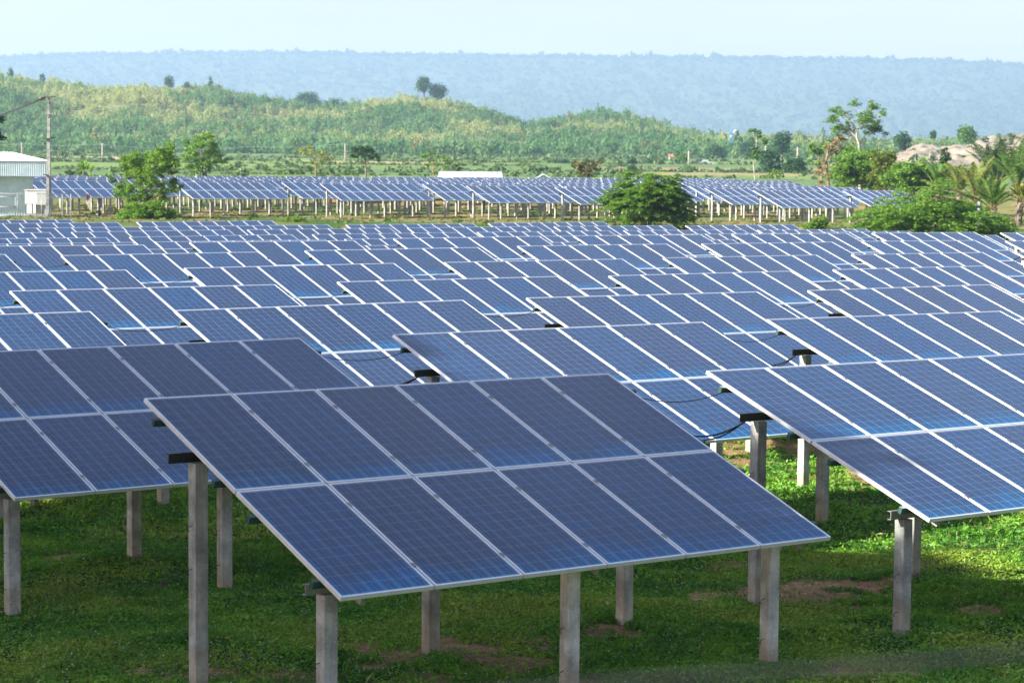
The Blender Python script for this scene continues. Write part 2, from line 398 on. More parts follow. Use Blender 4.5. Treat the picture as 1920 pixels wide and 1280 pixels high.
# ------------------------------------------------------------------ surveyed positions of the arrays
# block, row, column, panels wide, x, y, z of the upper west corner, yaw, tilt, cross slope (degrees)
TABLES = [l.split() for l in '''A 0 -1 6 -3.683 21.427 -2.276 37.29 21.13 -0.44
A 0 0 6 2.408 26.445 -2.404 37.19 20.15 -0.47
A 1 -2 6 -13.884 22.32 -2.33 37.27 20.23 -0.17
A 1 -1 6 -7.838 26.951 -2.354 37.49 19.97 -0.12
A 1 0 6 -1.74 31.309 -2.356 36.76 20.23 -0.19
A 1 1 6 4.308 36.27 -2.415 37.68 20.23 -0.49
A 2 -1 6 -11.87 32.185 -2.339 37.28 20.23 -0.14
A 2 0 6 -5.766 36.581 -2.374 36.9 20.23 0.08
A 2 1 6 0.27 41.236 -2.373 36.74 20.23 -0.35
A 2 2 6 6.353 46.172 -2.442 38.07 20.23 -0.21
A 2 3 6 12.381 50.61 -2.451 37.27 20.23 -0.17
A 3 -1 6 -15.905 37.373 -2.337 37.27 20.23 -0.17
A 3 0 6 -9.868 42.098 -2.378 37.5 20.23 -0.19
A 3 1 6 -3.795 46.458 -2.363 36.89 20.23 -0.11
A 3 2 6 2.297 51.228 -2.403 37.42 20.23 -0.1
A 3 3 6 8.351 55.962 -2.411 38.11 20.23 -0.18
A 3 4 6 14.377 60.416 -2.451 37.27 20.23 -0.17
A 4 0 6 -13.925 46.933 -2.316 37.27 20.23 -0.21
A 4 1 6 -7.876 51.469 -2.323 37.1 20.23 0.1
A 4 2 6 -1.799 56.055 -2.32 36.9 20.23 -0.09
A 4 3 6 4.249 60.701 -2.327 36.92 20.23 -0.13
A 4 4 6 10.312 65.425 -2.357 37.53 20.23 -0.25
A 4 5 6 16.362 69.985 -2.403 37.27 20.23 -0.17
A 5 0 6 -18.028 52.248 -2.19 37.27 20.23 -0.17
A 5 1 6 -11.981 56.975 -2.266 37.63 20.23 0.02
A 5 2 6 -5.923 61.21 -2.234 36.46 20.23 0.12
A 5 3 6 0.145 65.99 -2.21 36.86 20.23 -0.1
A 5 4 6 6.199 70.633 -2.24 36.95 20.23 -0.09
A 5 5 6 12.241 75.41 -2.251 37.98 20.23 -0.36
A 5 6 6 18.309 79.9 -2.327 37.27 20.23 -0.17
A 6 1 6 -16.072 61.798 -2.225 37.27 20.23 -0.31
A 6 2 6 -10.0 66.421 -2.198 37.27 20.23 -0.17
A 6 3 6 -3.943 70.882 -2.161 36.63 20.23 0.13
A 6 4 6 2.125 75.657 -2.156 37.27 20.23 -0.17
A 6 5 6 8.164 80.217 -2.177 36.95 20.23 -0.12
A 6 6 6 14.175 84.89 -2.208 37.27 20.23 -0.17
A 6 7 6 20.281 89.475 -2.271 37.27 20.23 -0.17
B -2 -3 9 -28.806 80.815 -3.336 36.25 20.23 0.05
B -2 -2 9 -20.597 87.061 -3.326 36.25 20.23 0.05
B -2 -1 9 -12.388 93.308 -3.316 36.25 20.23 0.05
B -2 0 9 -4.179 99.555 -3.306 36.25 20.23 0.05
B -2 1 9 4.03 105.802 -3.296 36.25 20.23 0.05
B -2 2 9 12.24 112.049 -3.287 36.25 20.23 0.05
B -2 3 9 20.449 118.295 -3.277 36.25 20.23 0.05
B -1 -2 9 -24.632 92.387 -3.272 36.25 20.23 0.05
B -1 -1 9 -16.422 98.634 -3.263 36.25 20.23 0.05
B -1 0 9 -8.213 104.881 -3.253 36.25 20.23 0.05
B -1 1 9 -0.004 111.128 -3.243 36.25 20.23 0.05
B -1 2 9 8.205 117.374 -3.233 36.25 20.23 0.05
B -1 3 9 16.414 123.621 -3.223 36.25 20.23 0.05
B 0 -2 9 -26.891 97.805 -3.226 35.67 20.23 0.04
B 0 -1 9 -18.583 104.134 -3.229 36.74 20.23 0.31
B 0 0 9 -10.287 110.095 -3.189 36.19 20.23 0.12
B 0 1 9 -1.947 116.115 -3.164 35.83 20.23 0.03
B 0 2 9 6.287 122.264 -3.167 36.24 20.23 -0.09
B 0 3 9 14.589 128.352 -3.221 36.4 20.23 -0.05
B 1 -2 9 -30.769 103.198 -3.169 35.64 20.23 0.05
B 1 -1 9 -22.506 109.553 -3.169 36.85 20.23 0.31
B 1 0 9 -14.271 115.493 -3.124 36.23 20.23 0.16
B 1 1 9 -5.971 121.497 -3.1 35.73 20.23 0.14
B 1 2 9 2.424 127.572 -3.099 35.74 20.23 0.04
B 1 3 9 10.702 133.678 -3.119 35.91 20.23 0.09
B 2 -2 9 -36.735 108.365 -3.112 36.25 20.23 0.05
B 2 -1 9 -26.41 114.985 -3.141 37.02 20.23 0.13
B 2 0 9 -18.22 120.833 -3.107 36.01 20.23 0.16
B 2 1 9 -9.872 126.862 -3.087 35.68 20.23 0.1
B 2 2 9 -1.552 132.941 -3.065 35.62 20.23 0.24
B 3 -1 9 -30.428 120.038 -3.048 35.55 20.23 0.06
B 3 0 9 -22.108 126.263 -3.022 36.21 20.23 0.21
B 4 -1 9 -34.297 125.425 -3.016 35.52 20.23 0.01
C -4 4 9 20.396 183.29 -1.235 35.94 20.93 0.06
C -4 5 7 28.933 189.315 -1.225 35.78 20.4 0.15
C -3 3 9 3.536 183.617 -1.155 35.78 20.4 0.15
C -3 4 9 16.765 188.812 -1.114 36.01 20.3 0.15
C -3 5 9 20.35 196.412 -1.1 35.78 20.4 0.15
C -3 6 5 28.756 202.809 -1.072 35.78 20.4 0.15
C -2 2 9 -4.002 182.117 -1.06 34.35 20.32 0.09
C -2 3 9 4.479 188.363 -1.054 36.14 20.28 0.15
C -2 4 9 8.068 195.64 -1.034 35.78 20.4 0.15
C -2 5 9 16.474 202.037 -1.007 35.78 20.4 0.15
C -2 6 8 24.881 208.434 -0.979 35.78 20.4 0.15
C -1 1 9 -16.321 181.615 -0.988 34.27 20.16 0.17
C -1 2 9 -7.968 187.968 -0.97 35.78 20.4 0.15
C -1 3 9 -4.214 194.868 -0.968 35.78 20.4 0.15
C -1 4 9 4.192 201.266 -0.941 35.78 20.4 0.15
C -1 5 9 12.599 207.663 -0.913 35.78 20.4 0.15
C -1 6 9 21.006 214.06 -0.886 35.78 20.4 0.15
C 0 0 9 -28.627 181.308 -0.961 35.32 20.19 0.15
C 0 1 9 -20.204 187.514 -0.936 36.15 20.13 0.15
C 0 2 9 -16.496 194.097 -0.902 35.78 20.4 0.15
C 0 3 9 -8.09 200.494 -0.875 35.78 20.4 0.15
C 0 4 9 0.317 206.891 -0.848 35.78 20.4 0.15
C 0 5 9 8.724 213.288 -0.82 35.78 20.4 0.15
C 0 6 9 17.13 219.685 -0.793 35.78 20.4 0.15
C 0 7 6 25.537 226.082 -0.766 35.78 20.4 0.15
C 1 -1 9 -40.705 180.906 -0.941 35.26 20.38 0.13
C 1 0 9 -37.185 186.928 -0.864 35.78 20.4 0.15
C 1 1 9 -28.778 193.325 -0.837 35.78 20.4 0.15
C 1 2 9 -20.372 199.722 -0.809 35.78 20.4 0.15
C 1 3 9 -11.965 206.12 -0.782 35.78 20.4 0.15
C 1 4 9 -3.558 212.517 -0.755 35.78 20.4 0.15
C 1 5 9 4.848 218.914 -0.727 35.78 20.4 0.15
C 1 6 9 13.255 225.311 -0.7 35.78 20.4 0.15
C 1 7 9 21.662 231.708 -0.672 35.78 20.4 0.15
C 2 -1 9 -49.467 186.157 -0.798 35.78 20.4 0.15
C 2 0 9 -41.06 192.554 -0.771 35.78 20.4 0.15
C 2 1 9 -32.654 198.951 -0.743 35.78 20.4 0.15
C 2 2 9 -24.247 205.348 -0.716 35.78 20.4 0.15
C 2 3 9 -15.84 211.745 -0.689 35.78 20.4 0.15
C 2 4 9 -7.434 218.142 -0.661 35.78 20.4 0.15
C 2 5 9 0.973 224.539 -0.634 35.78 20.4 0.15
C 2 6 9 9.38 230.936 -0.607 35.78 20.4 0.15
C 2 7 9 17.786 237.333 -0.579 35.78 20.4 0.15
C 2 8 7 26.193 243.73 -0.552 35.78 20.4 0.15
C 3 -1 9 -53.342 191.782 -0.705 35.78 20.4 0.15
C 3 0 9 -44.936 198.179 -0.678 35.78 20.4 0.15
C 3 1 9 -36.529 204.576 -0.65 35.78 20.4 0.15
C 3 2 9 -28.122 210.973 -0.623 35.78 20.4 0.15
C 3 3 9 -19.716 217.371 -0.596 35.78 20.4 0.15
C 3 4 9 -11.309 223.768 -0.568 35.78 20.4 0.15
C 3 5 9 -2.902 230.165 -0.541 35.78 20.4 0.15
C 3 6 9 5.504 236.562 -0.513 35.78 20.4 0.15
C 3 7 9 13.911 242.959 -0.486 35.78 20.4 0.15
C 3 8 6 22.318 249.356 -0.459 35.78 20.4 0.15
C 4 -1 9 -57.218 197.408 -0.612 35.78 20.4 0.15
C 4 0 9 -48.811 203.805 -0.584 35.78 20.4 0.15
C 4 1 9 -40.404 210.202 -0.557 35.78 20.4 0.15
C 4 2 9 -31.998 216.599 -0.53 35.78 20.4 0.15
C 4 3 9 -23.591 222.996 -0.502 35.78 20.4 0.15
C 4 4 9 -15.184 229.393 -0.475 35.78 20.4 0.15
C 4 5 9 -6.778 235.79 -0.448 35.78 20.4 0.15
C 4 6 9 1.629 242.187 -0.42 35.78 20.4 0.15
C 4 7 9 10.036 248.584 -0.393 35.78 20.4 0.15
C 4 8 9 18.442 254.981 -0.366 35.78 20.4 0.15'''.split('\n')]
TABLES = [(t[0], int(t[1]), int(t[2]), int(t[3]), *map(float, t[4:])) for t in TABLES]
W_, L_ = 1.012, 1.976
HT = 2.82                                # upper edge above the ground

# ------------------------------------------------------------------ the lie of the land
_cp = []
for t in TABLES:
    for u in (0.0, t[3] * W_):
        a = R(t[7])
        _cp.append((t[4] + math.cos(a) * u, t[5] + math.sin(a) * u, t[6] - HT + math.tan(R(t[9])) * u))
for x in (-12, -6, 0, 6, 12):
    for y in (4, 10, 15): _cp.append((x, y, -5.12))
# embankment and terrace edge between the middle and the far field
for px in range(-300, 2300, 150):
    _cp.append(at(px, 417 + (px - 960) * 0.009, 158))
for px in range(-300, 2300, 130):
    for d, y in ((235, 351), (262, 341), (300, 332), (350, 325.5), (400, 320.5), (500, 312.5), (600, 306), (700, 301), (800, 296.5), (900, 293), (1100, 290), (1500, 292), (2500, 300), (6000, 312), (12000, 318)):
        _cp.append(at(px, y + (px - 960) * 0.009, d))
_cp = np.array(_cp)
_cl, _cs, _cz = np.log(_cp[:, 1]), _cp[:, 0] / _cp[:, 1], _cp[:, 2]

def ground_z(x, y):
    x = np.asarray(x, dtype=np.float64); y = np.asarray(y, dtype=np.float64)
    sh = x.shape; x = x.ravel(); y = np.maximum(y.ravel(), 4.0)
    out = np.empty(len(x))
    for i in range(0, len(x), 20000):
        yl = np.log(y[i:i + 20000])[:, None]; s = (x[i:i + 20000] / y[i:i + 20000])[:, None]
        dl = (yl - _cl) ** 2; ds = (s - _cs) ** 2
        w = np.exp(-dl / 0.035 ** 2 - ds / 0.05 ** 2) + 1e-3 * np.exp(-dl / 0.12 ** 2 - ds / 0.2 ** 2) + 1e-7 * np.exp(-dl / 0.6 ** 2 - ds / 1.0)
        out[i:i + 20000] = (w * _cz).sum(1) / w.sum(1)
    return out.reshape(sh)

def gz(x, y): return float(ground_z(np.array([x]), np.array([y]))[0])

def gp(px, py, d0=15.0, d1=1200.0):
    """Where the line of sight through a photo pixel meets the ground."""
    ds = np.exp(np.linspace(math.log(d0), math.log(d1), 500))
    v = ray(px, py)
    xs = v.x / v.y * ds; zs = v.z / v.y * ds
    g = ground_z(xs, ds)
    k = np.argmax(zs < g)
    return (float(xs[k]), float(ds[k]), float(g[k]))

# bare soil patches (world ellipses)
BARE = []
for px, py, rx, ry in ((1500, 1120, 1.0, 0.55), (1640, 1098, 0.75, 0.4), (860, 1225, 0.95, 0.42), (760, 1232, 0.5, 0.4), (950, 1240, 0.6, 0.3),
                       (1130, 1186, 0.5, 0.3), (1375, 852, 0.7, 0.8), (1600, 895, 0.9, 0.5), (1660, 905, 0.6, 0.5), (1835, 1148, 0.35, 0.22),
                       (1640, 1262, 0.5, 0.2), (320, 1268, 0.5, 0.2), (1480, 840, 1.2, 0.8), (120, 1045, 0.4, 0.2), (1330, 1118, 0.4, 0.3), (1110, 1278, 0.5, 0.2)):
    p = gp(px, py)
    BARE.append((p[0], p[1], rx, ry * 1.6))

def bare(x, y):
    x = np.asarray(x); y = np.asarray(y)
    n = fbm(x * 2.6, y * 2.6, 5, 5)
    b = np.zeros_like(x, dtype=float)
    for cx, cy, rx, ry in BARE:
        r = np.sqrt(((x - cx) / rx) ** 2 + ((y - cy) / ry) ** 2)
        b = np.maximum(b, np.clip((1.15 - r + (n - 0.5) * 3.0) * 1.5, 0, 1))
    b = np.maximum(b, np.clip((fbm(x * 0.7 + 9, y * 0.7, 11, 4) - 0.66) * 6, 0, 0.8))
    return b

# ------------------------------------------------------------------ ground sheet
az = np.concatenate([np.linspace(-1.35, -0.30, 60, endpoint=False), np.linspace(-0.30, 0.30, 620), np.linspace(0.30, 1.35, 61)[1:]])
rr = np.concatenate([np.array([3.0, 6.0, 9.0, 12.0]), np.arange(14, 50, 0.13), np.exp(np.linspace(math.log(50.2), math.log(12500), 330))])
AZ, RR = np.meshgrid(az, rr)
GX = np.tan(np.clip(AZ, -1.3, 1.3)) * RR
GY = RR.copy()
GZ = ground_z(GX, GY)
near = np.clip((60 - GY) / 20, 0, 1)
GZ += near * ((fbm(GX * 1.1, GY * 1.1, 3, 4) - 0.5) * 0.10)
far = np.clip((GY - 60) / 40, 0, 1) * np.clip((1000 - GY) / 300, 0, 1)
GZ += far * (fbm(GX * 0.35, GY * 0.35, 4, 3) - 0.5) * 0.25
# real ground colours by zone
c_grass = np.array([0.045, 0.110, 0.020]); c_dry = np.array([0.21, 0.19, 0.075]); c_soil = np.array([0.38, 0.22, 0.125])
c_field = np.array([0.12, 0.20, 0.08]); c_tan = np.array([0.42, 0.31, 0.22]); c_shrub = np.array([0.055, 0.10, 0.045])
n1 = fbm(GX * 0.12, GY * 0.12, 21, 4); n2 = fbm(GX / 60, GY / 25, 22, 4)
T = np.broadcast_to(c_grass, GX.shape + (3,)).copy() * 0.85
B = bare(GX, GY)[..., None] * np.clip((60 - GY) / 15, 0, 1)[..., None]
T = T * (1 - B) + c_soil * (0.85 + 0.3 * fbm(GX * 3, GY * 3, 8, 3))[..., None] * B
def band(T, m, c):
    m = np.clip(m, 0, 1)[..., None]
    return T * (1 - m) + c * m
mid = np.clip((GY - 60) / 30, 0, 1)
T = band(T, mid, c_grass * 1.05)
T = band(T, mid * np.clip((n1 - 0.36) * 4, 0, 0.85) * np.clip((300 - GY) / 50, 0, 1), c_dry)
T = band(T, mid * np.clip((fbm(GX * 0.22, GY * 0.22, 31, 4) - 0.60) * 7, 0, 0.8) * np.clip((300 - GY) / 50, 0, 1), c_soil * 0.95)
ff = np.clip((GY - 235) / 30, 0, 1)
T = band(T, ff, c_field)
T = band(T, ff * np.clip((n2 - 0.45) * 5, 0, 0.8), c_field * np.array([1.7, 1.45, 1.0]))
U = GX / GY * F_PX + 960
def stripe(d0, d1, u0, u1, soft=0.03):
    w = (fbm(U / 220, GY / 400, 41, 3) - 0.5) * 0.10
    a = np.clip((np.log(GY) + w - math.log(d0)) / soft, 0, 1) * np.clip((math.log(d1) - np.log(GY) - w) / soft, 0, 1)
    return a * np.clip((U - u0) / 60, 0, 1) * np.clip((u1 - U) / 60, 0, 1)
T = band(T, stripe(560, 660, -900, 880) * 1.0, c_tan * 1.15)
T = band(T, stripe(470, 505, 80, 420) * 0.8, c_tan * 0.8)
T = band(T, stripe(520, 545, 500, 1150) * 0.6, c_tan * 0.85)
T = band(T, stripe(430, 520, 1080, 1580) * 0.75, c_tan * np.array([0.85, 0.72, 0.72]))
T = band(T, stripe(330, 400, 1180, 1560) * 0.8, np.array([0.34, 0.29, 0.14]))
T = band(T, stripe(620, 640, 850, 2200) * 0.7, c_tan)
T = band(T, stripe(690, 740, 1400, 1480) * 0.9, c_tan)
T = band(T, np.clip((GY - 900) / 60, 0, 1), c_shrub)
m, nt, out = new_mat('ground_cover'); k = N(nt)
tc = k.n('ShaderNodeTexCoord').outputs['Object']
a = k.n('ShaderNodeAttribute', attribute_name='tint').outputs['Color']
g1 = k.noise(tc, 9.0, 6, 0.7); g2 = k.noise(tc, 0.8, 5, 0.65)
c = k.mix(1.0, a, k.ramp(g1, 0.3, 0.7, 0.55, 1.45), 'MULTIPLY')
c = k.mix(1.0, c, k.ramp(g2, 0.3, 0.7, 0.72, 1.28), 'MULTIPLY')
k.bsdf(out, c, 0.95, 0.1, 0, k.bump(g1, 0.8, 0.06))
P = np.stack([GX, GY, GZ], -1)
gr = link('ground', grid_mesh('ground', P, m, True, T))
tag(gr, kind='structure')

# ------------------------------------------------------------------ hills (heightfields with their own distance and depth)
def ridge_z(px, prof, d):
    xs = [p[0] for p in prof]; ys = [p[1] for p in prof]
    out = np.empty(len(px))
    py = np.interp(px, xs, ys)
    for i, (a, b) in enumerate(zip(px, py)): out[i] = at(a, b, d)[2]
    return out

HILL = [(-900, 150), (-400, 142), (-150, 150), (0, 146), (60, 158), (110, 156), (180, 170), (270, 166), (340, 172), (400, 177), (450, 186), (520, 197), (580, 206), (640, 207), (700, 197),
        (750, 190), (800, 194), (850, 202), (900, 215), (950, 233), (985, 246), (1020, 240), (1080, 225), (1130, 220), (1180, 224), (1230, 236), (1300, 258), (1360, 268), (1450, 276),
        (1560, 280), (1650, 277), (1800, 274), (1900, 276), (2100, 270), (2600, 262)]
hp = np.linspace(-900, 2600, 620)
tt = np.linspace(-0.12, 1.5, 170)
crest = ridge_z(hp, HILL, 1300)
H = np.empty((len(tt), len(hp), 3))
for i, t in enumerate(tt):
    d = 930 + (1300 - 930) * t + 60 * (noise(hp / 260, hp * 0, 51) - 0.5) * (1 - abs(t))
    x = np.array([ray(a, 300).x / ray(a, 300).y for a in hp]) * d
    base = ground_z(x, np.full_like(x, 930.0)) - 0.5
    s = np.clip(t, 0, 1.0)
    up = s ** 0.85 if t <= 1 else 1 - 0.35 * ((t - 1) / 0.5) ** 1.5
    lob = (fbm(x / 70, d / 90, 61, 4) - 0.5) * 26 * np.clip(s * 4, 0, 1) * np.clip((1 - s) * 2.2, 0, 1)
    z = base + (crest - base) * up + lob + (fbm(x / 16, d / 16, 62, 3) - 0.5) * 4.0 * min(1, max(0, t * 4))
    if t < 0: z = base + t * 40
    H[i, :, 0] = x; H[i, :, 1] = d; H[i, :, 2] = z
def hill_tone(x, y, z):
    a = fbm(x / 55, y / 60, 71, 4); b = fbm(x / 18, y / 20, 72, 3)
    return np.clip((a - 0.42) * 4.5 + (b - 0.5) * 1.6, 0, 1)
ht = hill_tone(H[..., 0], H[..., 1], H[..., 2])
c_h0 = np.array([0.060, 0.12, 0.055]); c_h1 = np.array([0.21, 0.22, 0.085]); c_h2 = np.array([0.40, 0.27, 0.19])
HT_ = c_h0 * (1 - ht[..., None]) + c_h1 * ht[..., None]
# bare cuts in the hillside
for px, py, rx, ry, d in ((920, 268, 34, 5.5, 1010), (885, 262, 22, 3.5, 1015), (980, 268, 20, 5, 1010), (1008, 248, 14, 3, 1080), (1125, 247, 26, 3, 1090), (300, 250, 14, 3.5, 1060)):
    q = at(px, py, d)
    e = np.sqrt(((H[..., 0] / H[..., 1] * F_PX + 960 - px) / rx) ** 2 + ((H[..., 2] - q[2]) / (ry * d / F_PX)) ** 2)
    mk = np.clip((1.2 - e + (fbm(H[..., 0] / 6, H[..., 2] / 3, 77, 3) - 0.5) * 1.4) * 3, 0, 1)[..., None]
    HT_ = HT_ * (1 - mk) + c_h2 * mk
m, nt, out = new_mat('scrubby_hillside'); k = N(nt)
tc = k.n('ShaderNodeTexCoord').outputs['Object']
a = k.n('ShaderNodeAttribute', attribute_name='tint').outputs['Color']
c = k.mix(1.0, a, k.ramp(k.noise(tc, 0.35, 6, 0.7), 0.3, 0.7, 0.6, 1.4), 'MULTIPLY')
k.bsdf(out, c, 0.95, 0.1)
hill = link('hill', grid_mesh('hill', H, m, True, HT_))
tag(hill, kind='structure')

PLAT = [(-1500, 116), (-300, 110), (0, 111), (90, 107), (200, 104), (250, 105), (400, 101), (600, 102), (800, 106), (1000, 108), (1200, 110), (1400, 111), (1600, 113), (1800, 117), (1860, 121), (1920, 126), (2300, 130), (3200, 140)]
pp = np.linspace(-1500, 3200, 900)
crest = ridge_z(pp, PLAT, 8600)
tt = np.concatenate([np.linspace(0, 1, 150), np.linspace(1.02, 1.4, 8)])
Q = np.empty((len(tt), len(pp), 3))
sx = np.array([ray(a, 300).x / ray(a, 300).y for a in pp])
for i, t in enumerate(tt):
    d = 5600 + 3000 * t
    x = sx * d
    s = min(t, 1.0)
    z = crest * (s ** 1.25) + (0 if t < 1 else -(t - 1) * 40) - 10 * (1 - s)
    z = z + ((fbm(x / 420, np.full_like(x, d / 900), 81, 4) - 0.5) * 110 + (fbm(x / 90, np.full_like(x, d / 140), 82, 3) - 0.5) * 34) * np.clip(s * 4, 0, 1) * np.clip((1 - s) * 6, 0.02, 1)
    z = z + (noise(x / 11, np.full_like(x, d / 23), 83) - 0.5) * 12 * np.clip((1 - s) * 20, 0.5, 1)
    Q[i, :, 0] = x; Q[i, :, 1] = d; Q[i, :, 2] = z
tone = fbm(Q[..., 0] / 260, Q[..., 1] / 300, 85, 5)[..., None]
QT = np.array([0.050, 0.080, 0.045]) * (1 - tone) + np.array([0.090, 0.115, 0.055]) * tone
plat = link('mountain', grid_mesh('mountain', Q, m, True, QT))
tag(plat, kind='structure')

# forest along the crest and face of the mountain: crowns of 10 to 25 metres
def clump_template(n, seed, flat=0.8, leaf=0.30):
    g = np.random.default_rng(seed)
    d = g.normal(size=(n, 3)); d /= np.linalg.norm(d, axis=1)[:, None]
    d[:, 2] = np.abs(d[:, 2]) * 1.0
    rad = 0.55 + 0.45 * g.random(n)
    c = d * rad[:, None] * np.array([1, 1, flat]) + np.array([0, 0, 0.15])
    nn = d + g.normal(size=(n, 3)) * 0.55; nn /= np.linalg.norm(nn, axis=1)[:, None]
    a = np.cross(nn, g.normal(size=(n, 3))); a /= np.linalg.norm(a, axis=1)[:, None]
    b = np.cross(nn, a)
    s = leaf * (0.6 + 0.8 * g.random(n))[:, None]
    return np.stack([c - a * s, c - b * s * 0.7, c + a * s, c + b * s * 0.7], 1)      # n,4,3

def scatter(tmpls, pos, sc, scz, g):
    out = []
    for kx, tm in enumerate(tmpls):
        sel = np.arange(len(pos)) % len(tmpls) == kx
        p = pos[sel]; s = sc[sel]; sz = scz[sel]
        th = g.random(len(p)) * 6.283
        ct, st = np.cos(th), np.sin(th)
        x = tm[None, :, :, 0]; y = tm[None, :, :, 1]; z = tm[None, :, :, 2]
        X = (x * ct[:, None, None] - y * st[:, None, None]) * s[:, None, None] + p[:, 0, None, None]
        Y = (x * st[:, None, None] + y * ct[:, None, None]) * s[:, None, None] + p[:, 1, None, None]
        Z = z * sz[:, None, None] + p[:, 2, None, None]
        out.append((np.stack([X, Y, Z], -1).reshape(-1, 4, 3), np.repeat(np.where(sel)[0], tm.shape[0])))
    V = np.concatenate([o[0] for o in out]); I = np.concatenate([o[1] for o in out])
    return V, I

def grid_sample(G, g, n, r0=0.0, r1=1.0, c0=0.0, c1=1.0):
    r = (r0 + (r1 - r0) * g.random(n)) * (G.shape[0] - 1.001); c = (c0 + (c1 - c0) * g.random(n)) * (G.shape[1] - 1.001)
    i = r.astype(int); j = c.astype(int); fr = (r - i)[:, None]; fc = (c - j)[:, None]
    return (G[i, j] * (1 - fr) + G[i + 1, j] * fr) * (1 - fc) + (G[i, j + 1] * (1 - fr) + G[i + 1, j + 1] * fr) * fc

M['forest'] = leaf_mat('forest_leaves', None, 0.5, True, 0.06)
g = np.random.default_rng(5)
tm = [clump_template(16, 100 + i, 0.9, 0.42) for i in range(5)]
pos = np.concatenate([grid_sample(Q[:151], g, 9000, 0.05, 1.0, 0.3, 0.75), grid_sample(Q[:151], g, 2200, 0.985, 1.0, 0.3, 0.75)])
sc = 6 + 9 * g.random(len(pos)) ** 2; scz = sc * (0.8 + 0.7 * g.random(len(pos)))
big = (g.random(len(pos)) < 0.03); scz[big] *= 1.6; sc[big] *= 1.25
V, I = scatter(tm, pos, sc, scz, g)
tn = fbm(pos[:, 0] / 200, pos[:, 1] / 200, 85, 4)[:, None] + 0.08 * (g.random((len(pos), 1)) - 0.5)
tint = np.array([0.050, 0.085, 0.045]) * (1 - tn) + np.array([0.085, 0.12, 0.055]) * tn
o = link('mountain_forest', quads_mesh('mountain_forest', V, M['forest'], tint[I]))
tag(o, 'hazy blue forest covering the flat-topped mountain along the skyline', 'forest', kind='stuff')

# scrub and young trees over the hill
tm = [clump_template(54, 200 + i, 1.0, 0.17) for i in range(7)]
pos = grid_sample(H, g, 26000, 0.075, 0.72, 0.13, 0.87)
hh = hill_tone(pos[:, 0], pos[:, 1], pos[:, 2])
keep = np.ones(len(pos), bool)
U_ = pos[:, 0] / pos[:, 1] * F_PX + 960
for px, py, rx, ry, d in ((920, 268, 34, 5.5, 1010), (885, 262, 22, 3.5, 1015), (980, 268, 20, 5, 1010), (1008, 248, 14, 3, 1080), (1125, 247, 26, 3, 1090)):
    q = at(px, py + 3, d)
    keep &= (((U_ - px) / rx) ** 2 + ((pos[:, 2] - q[2]) / ((ry + 2.5) * d / F_PX)) ** 2) > 1
pos = pos[keep]; hh = hh[keep]
foot = np.clip(1 - (pos[:, 1] - 930) / 60, 0, 1)
sc = (1.0 + 2.0 * g.random(len(pos)) ** 2.5) * (1 - 0.2 * hh) * (1 + 0.5 * foot)
scz = sc * (1.2 + 1.3 * g.random(len(pos)))
# taller trees crowding the foot of the hill
nf_ = 1500
fy = 850 + 95 * g.random(nf_) ** 0.7; fx_ = (g.random(nf_) - 0.5) * 0.62 * fy
kp = fbm(fx_ / 40, fy / 30, 75, 3) > 0.42 - 0.3 * (fy - 850) / 95; fx_, fy = fx_[kp], fy[kp]
pos = np.concatenate([pos, np.stack([fx_, fy, ground_z(fx_, fy) - 0.3], 1)])
s2_ = 2.2 + 2.6 * g.random(len(fx_)); sc = np.concatenate([sc, s2_]); scz = np.concatenate([scz, s2_ * (1.2 + 0.8 * g.random(len(fx_)))])
hh = np.concatenate([hh, 0.5 * fbm(fx_ / 15, fy / 15, 76, 3)]); foot = np.concatenate([foot, np.full(len(fx_), 0.5)])
V, I = scatter(tm, pos, sc, scz, g)
hv = np.clip(hh * 0.85 + 0.08 + (g.random(len(pos)) - 0.5) * 0.26 - 0.5 * foot, 0, 1)[:, None]
tint = np.array([0.100, 0.220, 0.085]) * (1 - hv) + np.array([0.38, 0.40, 0.190]) * hv
br = g.random(len(pos)) < 0.03
tint[br] = np.array([0.20, 0.18, 0.08])
o = link('hill_scrub', quads_mesh('hill_scrub', V, M['forest'], tint[I]))
tag(o, 'olive and green bamboo scrub covering the low rolling hill', 'scrub', kind='stuff')

# ------------------------------------------------------------------ solar arrays
ORD = ['', 'first', 'second', 'third', 'fourth', 'fifth', 'sixth', 'seventh', 'eighth', 'ninth', 'tenth', 'eleventh', 'twelfth']
fr, dp = 0.024, 0.042
def panel_glass(full):
    b = MB()
    z = -0.004
    b.face([(fr * .7, -fr * .7, z), (fr * .7, -PL + fr * .7, z), (PW - fr * .7, -PL + fr * .7, z), (PW - fr * .7, -fr * .7, z)], 0,
           [(fr * .7, fr * .7), (fr * .7, PL - fr * .7), (PW - fr * .7, PL - fr * .7), (PW - fr * .7, fr * .7)])
    b.face([(fr, -fr, -0.010), (PW - fr, -fr, -0.010), (PW - fr, -PL + fr, -0.010), (fr, -PL + fr, -0.010)], 1)
    if not full: frame_into(b, 2)
    return b
def frame_into(b, m):
    b.box((0, -PL, -dp), (fr * 0.75, 0, 0), m)
    b.box((PW - fr * 0.75, -PL, -dp), (PW, 0, 0), m)
    b.box((fr * 0.75, -fr * 0.75, -dp), (PW - fr * 0.75, 0, 0), m)
    b.box((fr * 0.75, -PL, -dp), (PW - fr * 0.75, -PL + fr * 0.75, 0), m)
me_glass = panel_glass(True).mesh('solar_panel', [M['cells'], M['back']])
me_panel = panel_glass(False).mesh('solar_panel_framed', [M['cells'], M['back'], M['alu']])
b = MB(); frame_into(b, 0); me_frame = b.mesh('frame', M['alu'])
